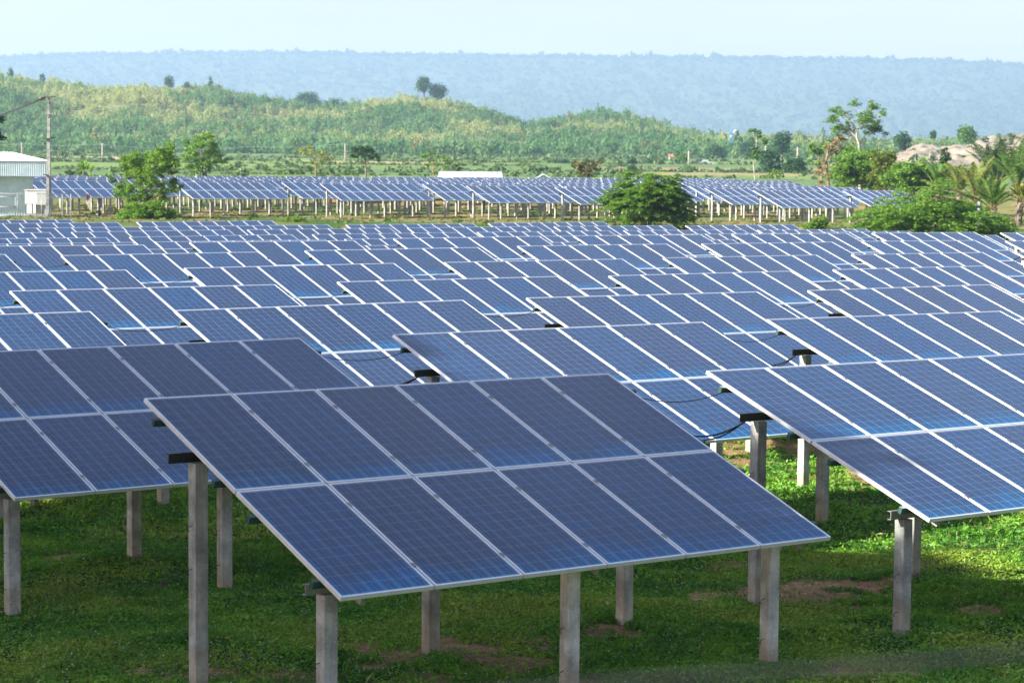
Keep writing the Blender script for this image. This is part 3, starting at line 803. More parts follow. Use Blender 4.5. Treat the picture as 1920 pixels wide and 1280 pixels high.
b = MB(); b.box((-0.018, -0.03, 0.001), (0.018, 0.03, 0.007)); b.box((-0.008, -0.03, -dp), (0.008, 0.03, 0.001)); b.tube([(0, 0, 0.007), (0, 0, 0.016)], 0.007, 6)
me_clamp = b.mesh('clamp', M['beam_lt'])
def post_mesh(depth, mat):
    b = MB(); w = 0.073; c = 0.007
    ring = [(-w + c, -w), (w - c, -w), (w, -w + c), (w, w - c), (w - c, w), (-w + c, w), (-w, w - c), (-w, -w + c)]
    zs = [0] + [-depth * i / 6 for i in range(1, 7)]
    for i in range(len(zs) - 1):
        for j in range(8):
            p, q = ring[j], ring[(j + 1) % 8]
            b.face([(*p, zs[i + 1]), (*q, zs[i + 1]), (*q, zs[i]), (*p, zs[i])])
    b.face([(*p, 0) for p in ring])
    # wire loops left in the cast
    for z in (-0.62, -1.05):
        b.tube([(-w - 0.002, -0.01, z), (-w - 0.035, 0.0, z - 0.01), (-w - 0.045, 0.02, z - 0.045), (-w - 0.01, 0.03, z - 0.06)], 0.004, 4, 1)
    return b.mesh('post', [mat, M['black']])
me_post_hi = post_mesh(2.9, M['conc_hi'])
me_post_lo = post_mesh(1.9, M['conc_lo'])
def channel(b, x0, x1, y, ztop, h=0.11, w=0.055, m=0):
    b.box((x0, y - w / 2, ztop - h), (x1, y - w / 2 + 0.008, ztop), m)
    b.box((x0, y - w / 2 + 0.008, ztop - 0.008), (x1, y + w / 2, ztop), m)
    b.box((x0, y - w / 2 + 0.008, ztop - h), (x1, y + w / 2, ztop - h + 0.008), m)
VU, VL = 0.42, 1.71                      # where the two rows of posts stand, in panel lengths down the slope
PV = (0.19, 0.84, 1.20, 1.80)            # purlins
_cache = {}
def structure_meshes(n):
    """beams, purlins and rafters for a table n panels wide, in the table's tilted frame"""
    if n in _cache: return _cache[n]
    Lx = n * W_
    pur = []
    for v in PV:
        b = MB(); y = -v * L_
        b.box((-0.07, y - 0.025, -dp - 0.075), (Lx + 0.12, y + 0.025, -dp - 0.002))
        pur.append(b.mesh('purlin', M['rail']))
    b = MB(); b.box((-0.022, -1.93 * L_, -dp - 0.145), (0.022, -0.12 * L_, -dp - 0.087)); rf = b.mesh('rafter', M['beam_lt'])
    _cache[n] = (pur, rf)
    return _cache[n]
_bm = {}
def beam_mesh(n, up):
    if (n, up) not in _bm:
        b = MB(); channel(b, -0.12 if up else -0.03, n * W_ + 0.24, 0, 0, 0.10)
        _bm[(n, up)] = b.mesh('beam', M['beam'] if up else M['beam_lt'])
    return _bm[(n, up)]
def post_us(n): return (0.22, 3.0, 5.68) if n == 6 else tuple(x for x in (0.3, 3.1, 5.9, 8.7) if x < n)
_row = {}
start = {1: -1, 0: 0, -1: 1, -2: 2, -3: 3, -4: 4}
vis = {}
for t in TABLES:
    vis.setdefault(t[0], {}).setdefault(t[1], []).append(t[2])
def in_view(t):
    a = R(t[7]); X = t[4] + math.cos(a) * t[3] * W_; Y = t[5] + math.sin(a) * t[3] * W_
    return (X / Y) * F_PX + 960 > 10 and t[4] / t[5] * F_PX + 960 < 1910
for t in TABLES:
    blk, r, c, n, tx, ty, tz, yaw, tilt, slope = t
    base = (tx, ty, tz - HT)
    root = empty('solar_array', base, R(yaw))
    cols = sorted(cc for tt_ in TABLES if tt_[0] == blk and tt_[1] == r and in_view(tt_) for cc in [tt_[2]])
    k_ = cols.index(c) + 1 if c in cols else 0
    wide = {6: 'six-wide', 9: 'nine-wide'}.get(n, 'short')
    if blk == 'A':
        field, rn = 'near field', r + 1
        grp = 'solar arrays of the near field'
    elif blk == 'B':
        field, rn = 'middle field', r + 3
        grp = 'solar arrays of the middle field'
    else:
        field, rn = 'far raised field', r + 5
        grp = 'solar arrays of the far raised field'
    lab = f'{wide} solar array in the {ORD[rn]} row of the {field}, {ORD[max(k_, 1)]} from the left'
    if (blk, r, c) == ('A', 0, -1): lab = 'frontmost six-wide solar array in the centre, whole table and its tall left post visible'
    elif (blk, r, c) == ('A', 0, 0): lab = 'frontmost solar array cut by the right edge, lit concrete post at its lower left corner'
    elif k_ == 0: lab = f'solar array beyond the {"left" if tx < 0 else "right"} edge, {ORD[rn]} row of the {field}'
    tag(root, lab, 'solar array', grp)
    slr = R(slope)
    Rm = Matrix.Rotation(-slr, 4, 'Y') @ Matrix.Rotation(R(tilt), 4, 'X')
    rot = Rm.to_euler()
    org = Vector((0, 0, HT))
    def P3(u, v, h=0.0): return org + Rm @ Vector((u * W_, -v * L_, h))
    hidden = blk == 'C' and not (r <= 1 and c <= start[r] + 1)
    if hidden:
        # one light mesh: far tables whose parts are too small to tell apart
        if n not in _row:
            b = MB()
            for i in range(n):
                for j in range(2):
                    off = Vector((i * W_, -j * L_, 0))
                    s = panel_glass(False)
                    kk = len(b.v)
                    b.v += [(p[0] + off.x, p[1] + off.y, p[2]) for p in s.v]; b.f += [tuple(q + kk for q in f_) for f_ in s.f]; b.m += s.m; b.uv += s.uv
            Ri = Matrix.Rotation(R(tilt), 4, 'X').inverted()
            for u in post_us(n):
                for v, dep in ((VU, 2.5), (VL, 1.7)):
                    yv = -v * L_ * math.cos(R(tilt)); zt = -v * L_ * math.sin(R(tilt)) - 0.24
                    b.box((u * W_ - 0.075, yv - 0.075, zt - dep), (u * W_ + 0.075, yv + 0.075, zt), 3, Ri)
            _row[n] = b.mesh('far_panels', [M['cells'], M['back'], M['alu'], M['conc_hi']])
        link('panels', _row[n], root, org, rot)
        continue
    for i in range(n):
        for j in range(2):
            p = link('solar_panel', me_glass if blk == 'A' else me_panel, root, P3(i, j), rot)
            if blk == 'A': link('frame', me_frame, p)
    for u in post_us(n):
        for v, me in ((VU, me_post_hi), (VL, me_post_lo)):
            q = P3(u, v, -dp - 0.145)
            link('post', me, root, (q.x, q.y, q.z - 0.11), (0, 0, R(random.uniform(-2.5, 2.5))))
    for v, up in ((VU, True), (VL, False)):
        q = P3(0, v, -dp - 0.145)
        link('beam', beam_mesh(n, up), root, (0, q.y, q.z), (0, -slr, 0))
    if blk == 'A':
        pur, rf = structure_meshes(n)
        for me in pur: link('purlin', me, root, org, rot)
        for u in (0.33, n / 2, n - 0.3): link('rafter', rf, root, P3(u, 0), rot)
        if r <= 2:
            for i in range(1, n):
                for v in (0.215, 0.80, 1.215, 1.80):
                    link('clamp', me_clamp, root, P3(i - 0.01, v), rot)

# cables that bridge the gap between neighbouring tables
byk = {(t[0], t[1], t[2]): t for t in TABLES}
cn = 0
for t in TABLES:
    blk, r, c, n = t[:4]
    if blk != 'A' or r > 5 or (blk, r, c - 1) not in byk: continue
    t2 = byk[(blk, r, c - 1)]
    def pt(t, u, v, dz):
        yaw, tilt, sl = R(t[7]), R(t[8]), R(t[9])
        x = u * W_; y = -v * L_ * math.cos(tilt); z = -v * L_ * math.sin(tilt) + x * math.tan(sl)
        return Vector((t[4] + x * math.cos(yaw) - y * math.sin(yaw), t[5] + x * math.sin(yaw) + y * math.cos(yaw), t[6] + z + dz))
    for v, dz, rad, sag, u1, u2, what in ((VU, -0.27, 0.012, 0.14, -0.08, t2[3] + 0.26, 'thick'), (PV[0], -0.10, 0.006, 0.10, -0.02, t2[3] + 0.13, 'thin')):
        a = pt(t, u1 / W_, v, dz); e = pt(t2, u2 / W_, v, dz)
        mb = MB()
        pts = []
        for i in range(13):
            s = i / 12
            q = a.lerp(e, s); q.z -= sag * 4 * s * (1 - s); pts.append(q)
        mb.tube([(p - a) for p in pts], rad, 6)
        if what == 'thick':
            mb.tube([(p - a) + Vector((0, 0.02, -0.05 * math.sin(i / 12 * math.pi))) for i, p in enumerate(pts)], rad * 0.8, 6)
        o = mb.build('cable', M['black'], None, True, tuple(a))
        cols = sorted(cc for tt_ in TABLES if tt_[0] == 'A' and tt_[1] == r and in_view(tt_) for cc in [tt_[2]])
        kk = (cols.index(c) + 1) if c in cols else 1
        tag(o, f'{what} black cable hanging left of the {ORD[kk]} array from the left in near row {r + 1}', 'cable', 'cables between the solar arrays')

# ------------------------------------------------------------------ trees and plants
GREENS = {
 'dark': [(0.018, 0.060, 0.021), (0.038, 0.105, 0.030), (0.068, 0.150, 0.038)],
 'mid': [(0.050, 0.144, 0.027), (0.106, 0.231, 0.043), (0.169, 0.300, 0.056)],
 'bright': [(0.081, 0.196, 0.025), (0.167, 0.310, 0.039), (0.253, 0.402, 0.057)],
 'fern': [(0.090, 0.210, 0.036), (0.165, 0.315, 0.051), (0.270, 0.435, 0.075)],
 'blue': [(0.034, 0.102, 0.060), (0.060, 0.145, 0.071), (0.093, 0.187, 0.085)],
 'yellow': [(0.154, 0.242, 0.033), (0.330, 0.374, 0.055), (0.495, 0.462, 0.110)],
 'olive': [(0.084, 0.156, 0.026), (0.180, 0.252, 0.048), (0.276, 0.300, 0.072)],
 'rusty': [(0.066, 0.132, 0.033), (0.176, 0.165, 0.055), (0.308, 0.165, 0.077)],
 'dry': [(0.242, 0.154, 0.088), (0.363, 0.264, 0.165), (0.462, 0.352, 0.220)],
}
for kx, v in GREENS.items(): M['leaf_' + kx] = leaf_mat('leaves_' + kx, v)
vr = np.random.default_rng(77)

def leaf_quads(c, size, up=0.3, elong=1.6, droop=0.0, g=None):
    """c (n,3) centres -> rhombic leaves"""
    g = g or vr; n = len(c)
    nn = g.normal(size=(n, 3)); nn[:, 2] = np.abs(nn[:, 2]) + up * 3; nn /= np.linalg.norm(nn, axis=1)[:, None]
    a = np.cross(nn, g.normal(size=(n, 3))); a /= np.linalg.norm(a, axis=1)[:, None]
    a[:, 2] -= droop; b = np.cross(nn, a)
    s = size * (0.6 + 0.8 * g.random(n))[:, None]
    return np.stack([c - a * s * elong * .5, c - b * s * .5, c + a * s * elong * .5, c + b * s * .5], 1)

def limb(mb, p, q, r0, r1, m=0, sag=0.12, n=5):
    p = Vector(p); q = Vector(q); L = (q - p).length
    off = Vector(vr.normal(size=3)) * L * sag * 0.6; off.z = abs(off.z) * 0.5
    pts = []; rad = []
    for i in range(n + 1):
        s = i / n
        pts.append(p.lerp(q, s) + off * math.sin(s * math.pi)); rad.append(r0 * (1 - s) + r1 * s)
    mb.tube(pts, rad, 5, m, False)
    return pts

def tree(name, label, cat, base, d, trunk, blobs, leaf='mid', size=0.22, dens=1.0, tr=0.12, bark='bark', depth=0.8, group=None, rs=1.3, sub=7, up=0.3, limbs=True, gap=0.45):
    """A tree standing at ground distance d. trunk: photo points up the stem; blobs: (px, py, r px) leaf masses."""
    bx, by, bz = at(base, 640, d)[0], d, 0
    bz = gz(bx, by)
    B0 = Vector((bx, by, bz))
    root = empty(name, B0)
    tag(root, label, cat, group)
    pxm = d / F_PX
    tp = [Vector((0, 0, -0.3))]
    for (x, y) in trunk:
        q = Vector(at(x, y, d)) - B0; q.y += (vr.random() - 0.5) * 0.15 * q.z
        tp.append(q)
    mb = MB()
    rad = [tr * (1 - 0.65 * i / (len(tp) - 1)) for i in range(len(tp))]
    mb.tube(tp, rad, 7, 0, False)
    V = []
    zmax = max((Vector(at(b[0], b[1], d)) - B0).z for b in blobs)
    xs = [b[0] for b in blobs]; wid = (max(xs) - min(xs)) * pxm * 0.5 + 0.01
    cx = 0.5 * (max(xs) + min(xs))
    for b in blobs:
        c = Vector(at(b[0], b[1], d)) - B0; r = b[2] * pxm * rs
        side = math.sqrt(max(0.05, 1 - (((b[0] - cx) * pxm) / (wid + r)) ** 2))
        c.y += (vr.random() - 0.5) * 2 * wid * side * depth
        if limbs:
            lo = [p for p in tp if p.z < c.z - 0.15 * r] or [tp[0]]
            s = min(lo, key=lambda p: (p - c).length + 0.6 * abs((c.z - p.z) - (Vector((p.x, p.y, 0)) - Vector((c.x, c.y, 0))).length))
            pts = limb(mb, s, c, tr * 0.34, tr * 0.10)
        for j in range(int(sub * 1.7)):
            dd = vr.normal(size=3); dd /= np.linalg.norm(dd); dd[2] *= 0.7
            sc = np.array(c) + dd * r * (0.25 + 0.75 * vr.random())
            sr = r * (0.20 + 0.34 * vr.random() ** 1.5)
            if limbs and r > 0.25: limb(mb, c, sc, tr * 0.09, tr * 0.04, 0, 0.1, 2)
            nl = int(max(6, dens * 17.0 * (sr / size) ** 2 * (1 - gap)))
            q = vr.normal(size=(nl, 3)); q /= np.linalg.norm(q, axis=1)[:, None]
            q *= (0.25 + 0.95 * vr.random(nl)[:, None]) * sr * np.array([1.2, 1.2, 0.7])
            V.append(leaf_quads(sc + q, size, up))
    mb.build('trunk', M[bark], root, True)
    link('crown', quads_mesh('crown', np.concatenate(V), M['leaf_' + leaf]), root)
    return root

def fill(x0, x1, y0, y1, n, r, shape='oval', seed=0):
    """leaf masses filling an oval or dome between photo bounds"""
    g = np.random.default_rng(seed); out = []
    cx, cy, rx, ry = (x0 + x1) / 2, (y0 + y1) / 2, (x1 - x0) / 2, (y1 - y0) / 2
    while len(out) < n:
        a, b = g.random() * 2 - 1, g.random() * 2 - 1
        if shape == 'oval' and a * a + b * b > 1: continue
        if shape == 'dome' and (a * a + ((1 - b) / 2) ** 2 > 1): continue
        out.append((cx + a * (rx - r * .7), cy + b * (ry - r * .7), r * (0.75 + 0.5 * g.random())))
    return out

def spray_bush(name, label, base, d, x0, x1, ytop, n, seed, leafk='mid', size=0.10, top=0.0):
    """low spreading feathery tree: arching layered sprays over a dome"""
    g = np.random.default_rng(seed)
    bx = at(base, 640, d)[0]; bz = gz(bx, d); B0 = Vector((bx, d, bz))
    root = empty(name, B0); tag(root, label, 'tree')
    pxm = d / F_PX
    rx = (x1 - x0) / 2 * pxm; cx = ((x0 + x1) / 2 - base) * pxm
    hz = (Vector(at((x0 + x1) / 2, ytop, d)) - B0).z
    V = []; mb = MB()
    for s_ in range(5):
        th = g.random() * 6.28
        limb(mb, (0.1 * math.cos(th), 0.1 * math.sin(th), -0.3), (cx * 0.6 + rx * 0.45 * math.cos(th), rx * 0.35 * math.sin(th), hz * 0.6), 0.11, 0.04, 0, 0.15, 6)
    for i in range(n):
        th = g.random() * 2 * math.pi; el = math.acos(1 - g.random() * 1.0)
        sh = 0.50 + 0.50 * g.random() ** 0.6
        o = np.array([math.cos(th) * math.sin(el), math.sin(th) * math.sin(el), math.cos(el)])
        lobe = 0.78 + 0.44 * noise(np.array([th * 1.7 + seed]), np.array([el * 3.0]), seed)[0]
        o[2] = abs(o[2]) ** 0.62
        c = np.array([cx, 0, 0]) + o * np.array([rx * 1.12, rx * 0.9, hz]) * sh * lobe
        out = np.array([math.cos(th), math.sin(th), 0.0]) + g.normal(size=3) * 0.25
        out[2] = 0.25 * g.random(); out /= np.linalg.norm(out)
        Ls = (0.75 + 0.6 * g.random()) * rx * 0.34
        nf = 9
        side = np.cross(out, [0, 0, 1]); side /= np.linalg.norm(side)
        m_ = 125
        t = g.random(m_); w = (g.random(m_) - 0.5) * 2
        wid = Ls * 0.38 * np.sin(np.clip(t * 0.9 + 0.12, 0, 1) * math.pi)
        p = c + out * ((t - 0.35) * Ls)[:, None] + side * (w * wid)[:, None]
        p[:, 2] += -0.42 * Ls * t ** 2 - 0.25 * np.abs(w) * wid + g.normal(size=m_) * 0.012 * Ls
        p[:, 2] = np.maximum(p[:, 2], 0.05)
        V.append(leaf_quads(p, size, 0.9, 2.2, 0.12, g))
        if i % 9 == 0: limb(mb, (cx * 0.4, 0, hz * 0.3), c, 0.03, 0.012, 0, 0.12, 4)
    # hollow inside, twiggy
    mb.build('trunk', M['bark'], root, True)
    link('crown', quads_mesh('crown', np.concatenate(V), M['leaf_' + leafk]), root)
    return root

def palm(name, label, base, d, ytop, yc, nf=22, lean=0.0, leafk='olive', fl=3.2, trunk_h=0.5, seed=0, upright=0.5, group='palms at the right edge'):
    g = np.random.default_rng(seed)
    bx = at(base, 640, d)[0]; bz = gz(bx, d); B0 = Vector((bx, d, bz))
    root = empty(name, B0); tag(root, label, 'palm', group)
    top = (Vector(at(base, ytop, d)) - B0).z
    th_ = max(0.35, (Vector(at(base, yc, d)) - B0).z)
    fl = (top - th_) / 0.90
    mb = MB()
    mb.tube([(0, 0, -0.3), (lean * 0.3, 0, th_ * 0.5), (lean, 0, th_)], [0.24, 0.20, 0.22], 9)
    for i in range(26):
        a = g.random() * 6.28; z = th_ * (0.15 + 0.85 * g.random())
        mb.tube([(lean * z / th_ + 0.17 * math.cos(a), 0.17 * math.sin(a), z), (lean * z / th_ + 0.33 * math.cos(a), 0.33 * math.sin(a), z + 0.22)], [0.05, 0.02], 5)
    mb.build('trunk', M['bark'], root, True)
    V = []; st = MB()
    for i in range(nf):
        a = 2.4 * i + g.random() * 0.5
        e0 = R(18 + 66 * (g.random() ** (1.25 - upright))) if i > 5 else R(74 + 12 * g.random())
        L = fl * (0.8 + 0.35 * g.random())
        pts = []
        pos = np.array([lean, 0, th_]); el = e0
        for s in range(15):
            pts.append(pos.copy())
            pos = pos + np.array([math.cos(a) * math.cos(el), math.sin(a) * math.cos(el), math.sin(el)]) * L / 14
            el -= (0.035 + 0.10 * (s / 14) ** 1.2) * (1.35 - 0.6 * math.sin(e0))
        st.tube([tuple(p) for p in pts], [0.035 * (1 - s / 16) for s in range(15)], 4, 0, False)
        pts = np.array(pts)
        nl = 90
        for sd in (-1, 1):
            s = np.linspace(0.18, 0.99, nl) * 13.99; k0 = s.astype(int).clip(0, 13); f = (s - k0)[:, None]
            p = pts[k0] * (1 - f) + pts[np.minimum(k0 + 1, 14)] * f
            tg = pts[np.minimum(k0 + 1, 14)] - pts[k0]; tg /= np.linalg.norm(tg, axis=1)[:, None]
            sidev = np.cross(tg, [0, 0, 1.0]); sidev /= np.linalg.norm(sidev, axis=1)[:, None] + 1e-9
            ll = fl * 0.14 * np.sin(np.linspace(0.35, 2.9, nl))[:, None] * (0.8 + 0.4 * g.random((nl, 1)))
            dr = sidev * sd * 0.8 + tg * 0.55 + np.array([0, 0, -0.22]) + g.normal(size=(nl, 3)) * 0.12
            q = p + dr * ll
            wv = tg * 0.013
            V.append(np.stack([p - wv, p + wv, (q + p) * 0.5 + wv * 1.3 + np.array([0, 0, 0.03]), q], 1))
    st.build('stalks', M['twig'], root, True)
    link('fronds', quads_mesh('fronds', np.concatenate(V), M['leaf_' + leafk]), root)
    return root

# big pale tree right of centre
tree('tall_tree', 'tall tree with pale bare trunk and open flat layered crown above the bushes', 'tree', 1608, 232,
     [(1612, 300), (1611, 270), (1606, 258), (1606, 245), (1612, 232)],
     [(1564, 222, 9), (1556, 226, 7), (1570, 205, 9), (1580, 213, 8), (1592, 218, 9), (1566, 240, 9), (1580, 244, 9), (1594, 246, 9), (1603, 194, 8), (1640, 200, 10), (1650, 212, 8), (1632, 196, 6),
      (1618, 226, 12), (1626, 220, 9), (1612, 216, 6), (1646, 238, 9), (1636, 246, 10), (1652, 243, 6), (1648, 230, 7), (1576, 252, 5), (1662, 252, 5), (1622, 236, 8), (1590, 233, 6)],
     'fern', 0.16, 0.8, 0.20, 'pale_bark', 0.7, sub=7, up=0.8, rs=1.65)
tree('vine_covered_tree', 'dying tree draped in dry brown vines left of the tall pale tree', 'tree', 1551, 236,
     [(1552, 325), (1549, 300), (1553, 280), (1562, 268), (1572, 262)],
     [(1572, 262, 9), (1562, 270, 9), (1582, 260, 7), (1555, 282, 9), (1545, 300, 8), (1540, 315, 8), (1548, 330, 8), (1540, 342, 7), (1566, 285, 7), (1575, 276, 8), (1535, 325, 6)],
     'dry', 0.15, 0.8, 0.18, 'twig', 0.5, sub=6)
tree('leafy_tree', 'small bright leafy tree with big leaves beside the brown vines', 'tree', 1536, 240,
     [(1540, 320), (1537, 300), (1534, 285)],
     [(1522, 276, 8), (1526, 284, 7), (1536, 282, 7), (1546, 272, 7), (1540, 288, 7), (1532, 308, 6), (1520, 300, 5), (1553, 266, 6), (1588, 282, 9), (1596, 276, 8)],
     'bright', 0.22, 0.8, 0.1, 'twig', 0.6, sub=5)
tree('round_bush', 'dense rounded green bush mass at the foot of the tall pale tree', 'bush', 1600, 228,
     [(1600, 330)], fill(1560, 1650, 278, 358, 34, 15, 'oval', 3) + [(1630, 292, 13), (1645, 285, 12), (1655, 300, 11), (1570, 330, 14), (1640, 345, 14)],
     'fern', 0.17, 0.9, 0.15, 'bark', 0.9, sub=8)
tree('bamboo_bush', 'leaning light green bush between the tall pale tree and the spoil heap', 'bush', 1662, 222,
     [(1660, 320), (1655, 300)], fill(1632, 1675, 268, 368, 20, 11, 'oval', 4),
     'olive', 0.17, 0.9, 0.1, 'twig', 0.8, sub=6)
tree('thicket', 'green thicket above the wide feathery tree, left of the palms', 'bush', 1712, 210,
     [(1712, 335)], fill(1660, 1772, 300, 362, 40, 14, 'oval', 5) + [(1690, 318, 14), (1735, 322, 14), (1665, 335, 12)],
     'fern', 0.16, 0.9, 0.12, 'bark', 0.9, sub=7)
tree('conifer', 'narrow dark upright tree in front of the pink spoil heap', 'tree', 1771, 232,
     [(1771, 300), (1771, 282)], [(1771, 280, 5), (1771, 287, 7), (1772, 295, 8), (1770, 304, 9), (1773, 314, 10), (1768, 324, 10)],
     'dark', 0.16, 1.2, 0.09, 'bark', 0.8, sub=6)
tree('dead_tree', 'bare leafless grey sapling before the pink spoil heap', 'tree', 1741, 226,
     [(1741, 310), (1742, 295), (1744, 282)], [(1738, 296, 2), (1748, 290, 2), (1740, 286, 2)], 'dry', 0.05, 0.2, 0.06, 'pale_bark', 0.6, sub=2)
palm('palm', 'upright dark palm at the right edge, tallest of the palms', 1857, 200, 258, 352, 20, 0.2, 'dark', 4.4, 0.6, 11, 0.98)
palm('palm', 'pale fronded palm in front of the tallest palm, arching low and wide', 1820, 175, 303, 380, 18, 0.1, 'olive', 3.2, 0.9, 12, 0.6)
palm('palm', 'palm with a black stubby trunk on open grass at the right', 1870, 165, 332, 394, 18, -0.7, 'mid', 3.6, 1.1, 13, 0.55)
palm('palm', 'palm cut by the right edge with yellowing orange fronds', 1905, 165, 344, 380, 26, 0.1, 'yellow', 2.5, 0.5, 14, 0.4)
palm('palm', 'small palm behind the wide feathery tree, left of the others', 1752, 195, 302, 362, 17, 0.0, 'mid', 2.9, 0.5, 15, 0.7)
palm('palm', 'dense green palm at the far right behind the yellowing one', 1902, 195, 268, 358, 20, 0.0, 'mid', 3.8, 0.5, 16, 0.9)
palm('palm', 'palm with short fronds between the small palm and the pale one', 1788, 188, 304, 364, 17, 0.2, 'olive', 2.9, 0.5, 17, 0.6)
tree('yellow_shrub', 'low yellowish shrub below the palms beside the white pipe', 'shrub', 1812, 150,
     [(1812, 392)], fill(1770, 1850, 368, 425, 24, 12, 'dome', 8), 'olive', 0.09, 0.8, 0.05, 'twig', 0.8, sub=6)
tree('hedge_shrub', 'leafy shrub growing behind the last arrays at the right, near the white pipe', 'shrub', 1862, 146,
     [(1862, 415)], fill(1815, 1905, 398, 448, 24, 11, 'dome', 9), 'bright', 0.09, 0.7, 0.05, 'twig', 0.8, sub=6)
tree('vine_shrub', 'small light green vine beside the black palm trunk', 'shrub', 1852, 156, [(1852, 400)], [(1850, 392, 8), (1856, 402, 8), (1846, 404, 7)], 'bright', 0.09, 0.8, 0.04, 'twig', 0.7, sub=6)

spray_bush('feathery_tree', 'widest low feathery tree with layered sprays, behind the arrays right of centre', 1725, 141, 1596, 1868, 352, 540, 21, 'fern', 0.105)
spray_bush('feathery_tree', 'domed feathery tree standing between the middle and far arrays, right of centre', 1212, 150, 1136, 1288, 318, 470, 22, 'fern', 0.105)

# left and centre trees
tree('young_tree', 'open feathery yellow-green tree with forked trunks at the left, before the far arrays', 'tree', 272, 163,
     [(273, 385), (270, 365), (262, 350), (255, 335)],
     [(316, 272, 8), (312, 282, 10), (305, 290, 10), (318, 293, 9), (262, 296, 10), (275, 294, 10), (286, 300, 12), (252, 300, 8), (226, 302, 8), (232, 314, 10), (248, 312, 10), (266, 314, 12), (295, 312, 12), (312, 306, 12),
      (325, 304, 9), (334, 308, 6), (240, 328, 8), (226, 350, 8), (234, 358, 9), (250, 352, 8), (290, 330, 9), (302, 325, 9), (322, 322, 6), (318, 350, 9), (326, 338, 6), (306, 358, 8), (283, 345, 7), (258, 366, 9), (276, 372, 10), (296, 380, 9), (262, 388, 9),
      (342, 350, 5), (206, 338, 5), (204, 330, 4), (268, 350, 10), (255, 340, 9), (300, 345, 9), (285, 362, 10), (240, 372, 10), (305, 372, 9), (270, 332, 9), (224, 366, 8), (330, 358, 6)],
     'bright', 0.10, 0.8, 0.07, 'twig', 0.9, sub=8, gap=0.4, rs=1.75)
tree('low_bush', 'spreading green bush at the foot of the forked yellow-green tree', 'bush', 265, 160,
     [(265, 405)], fill(212, 340, 376, 424, 34, 12, 'dome', 12), 'bright', 0.10, 0.9, 0.06, 'bark', 0.8, sub=7)
tree('small_tree', 'bright green bushy tree behind the far arrays, right of the forked tree', 'tree', 378, 262,
     [(380, 318), (381, 305), (380, 290)],
     [(385, 256, 9), (374, 262, 8), (398, 260, 7), (366, 272, 9), (380, 272, 10), (394, 272, 9), (350, 266, 6), (352, 282, 8), (366, 288, 10), (382, 286, 10), (396, 286, 9), (350, 298, 6), (362, 302, 8), (378, 304, 9), (394, 300, 8), (410, 292, 7), (420, 300, 6), (406, 302, 7), (356, 314, 7), (372, 316, 7), (390, 314, 7)],
     'bright', 0.18, 0.9, 0.11, 'bark', 0.8, sub=7, rs=1.6)
tree('yellow_tree', 'thin yellowing tree with bare orange twigs behind the far arrays', 'tree', 591, 270,
     [(592, 322), (592, 310), (590, 298)],
     [(565, 281, 6), (574, 288, 6), (580, 276, 5), (584, 284, 6), (596, 286, 7), (606, 290, 6), (618, 288, 5), (600, 300, 6), (586, 302, 6), (616, 298, 5), (628, 294, 4), (590, 310, 5)],
     'yellow', 0.13, 0.45, 0.10, 'twig', 0.8, sub=7)
tree('flat_crowned_tree', 'small dark flat-crowned tree behind the far arrays', 'tree', 685, 268,
     [(686, 318), (685, 306), (686, 298)],
     [(668, 282, 7), (680, 278, 8), (692, 282, 8), (672, 290, 7), (688, 292, 8), (702, 292, 7), (710, 298, 6), (664, 292, 4)],
     'dark', 0.20, 1.0, 0.14, 'bark', 0.8, sub=6)
tree('light_tree', 'light green open-branched tree left of the long white roof', 'tree', 812, 262,
     [(812, 324), (811, 312), (815, 302)],
     [(797, 292, 5), (808, 289, 5), (820, 292, 6), (832, 298, 6), (842, 304, 6), (856, 310, 5), (862, 316, 4), (806, 302, 5), (820, 308, 6), (834, 312, 6), (800, 310, 5)],
     'bright', 0.18, 0.55, 0.08, 'twig', 0.8, sub=6)
tree('rusty_bush', 'vase-shaped bush with rusty brown twigs right of the small gabled roof', 'bush', 1099, 255,
     [(1099, 328)], [(1080, 302, 7), (1090, 308, 8), (1076, 310, 5), (1102, 310, 8), (1114, 306, 7), (1124, 302, 6), (1092, 320, 8), (1106, 320, 8), (1118, 316, 7), (1086, 316, 7), (1099, 328, 8)],
     'rusty', 0.16, 1.0, 0.08, 'twig', 0.8, sub=6)
tree('sapling', 'tall slender sapling with drooping tufts on a thin pale stem', 'tree', 1413, 262,
     [(1413, 310), (1416, 290), (1418, 265), (1417, 245)],
     [(1414, 243, 7), (1407, 247, 5), (1420, 248, 5), (1424, 258, 6), (1432, 263, 6), (1414, 262, 5), (1416, 276, 8), (1420, 284, 8), (1413, 288, 7), (1417, 297, 6), (1408, 295, 4), (1436, 268, 4)],
     'mid', 0.18, 0.9, 0.07, 'pale_bark', 0.8, sub=5)
tree('umbrella_tree', 'little umbrella-shaped tree at the edge of the far arrays, near the slender sapling', 'tree', 1456, 258,
     [(1456, 330), (1457, 326)], [(1448, 325, 5), (1456, 321, 6), (1464, 325, 5), (1468, 331, 4), (1447, 331, 4)], 'bright', 0.16, 1.0, 0.07, 'bark', 0.8, sub=5)
tree('shrub', 'round bright shrub in front of the far arrays, left of the widest feathery tree', 'shrub', 1524, 150,
     [(1524, 420)], fill(1498, 1556, 404, 436, 16, 8, 'oval', 14), 'bright', 0.085, 0.9, 0.04, 'bark', 0.8, sub=7)
tree('shrub', 'pale green shrub on the bank just right of the left third', 'shrub', 547, 152,
     [(547, 415)], fill(524, 570, 402, 424, 10, 6, 'oval', 15), 'bright', 0.075, 0.8, 0.03, 'twig', 0.8, sub=6)
tree('shrub', 'small dark shrub on the bank beneath the far arrays, left of the pale one', 'shrub', 474, 156, [(474, 405)], [(472, 404, 5), (478, 406, 5), (468, 408, 4)], 'mid', 0.08, 1.0, 0.03, 'bark', 0.7, sub=6)
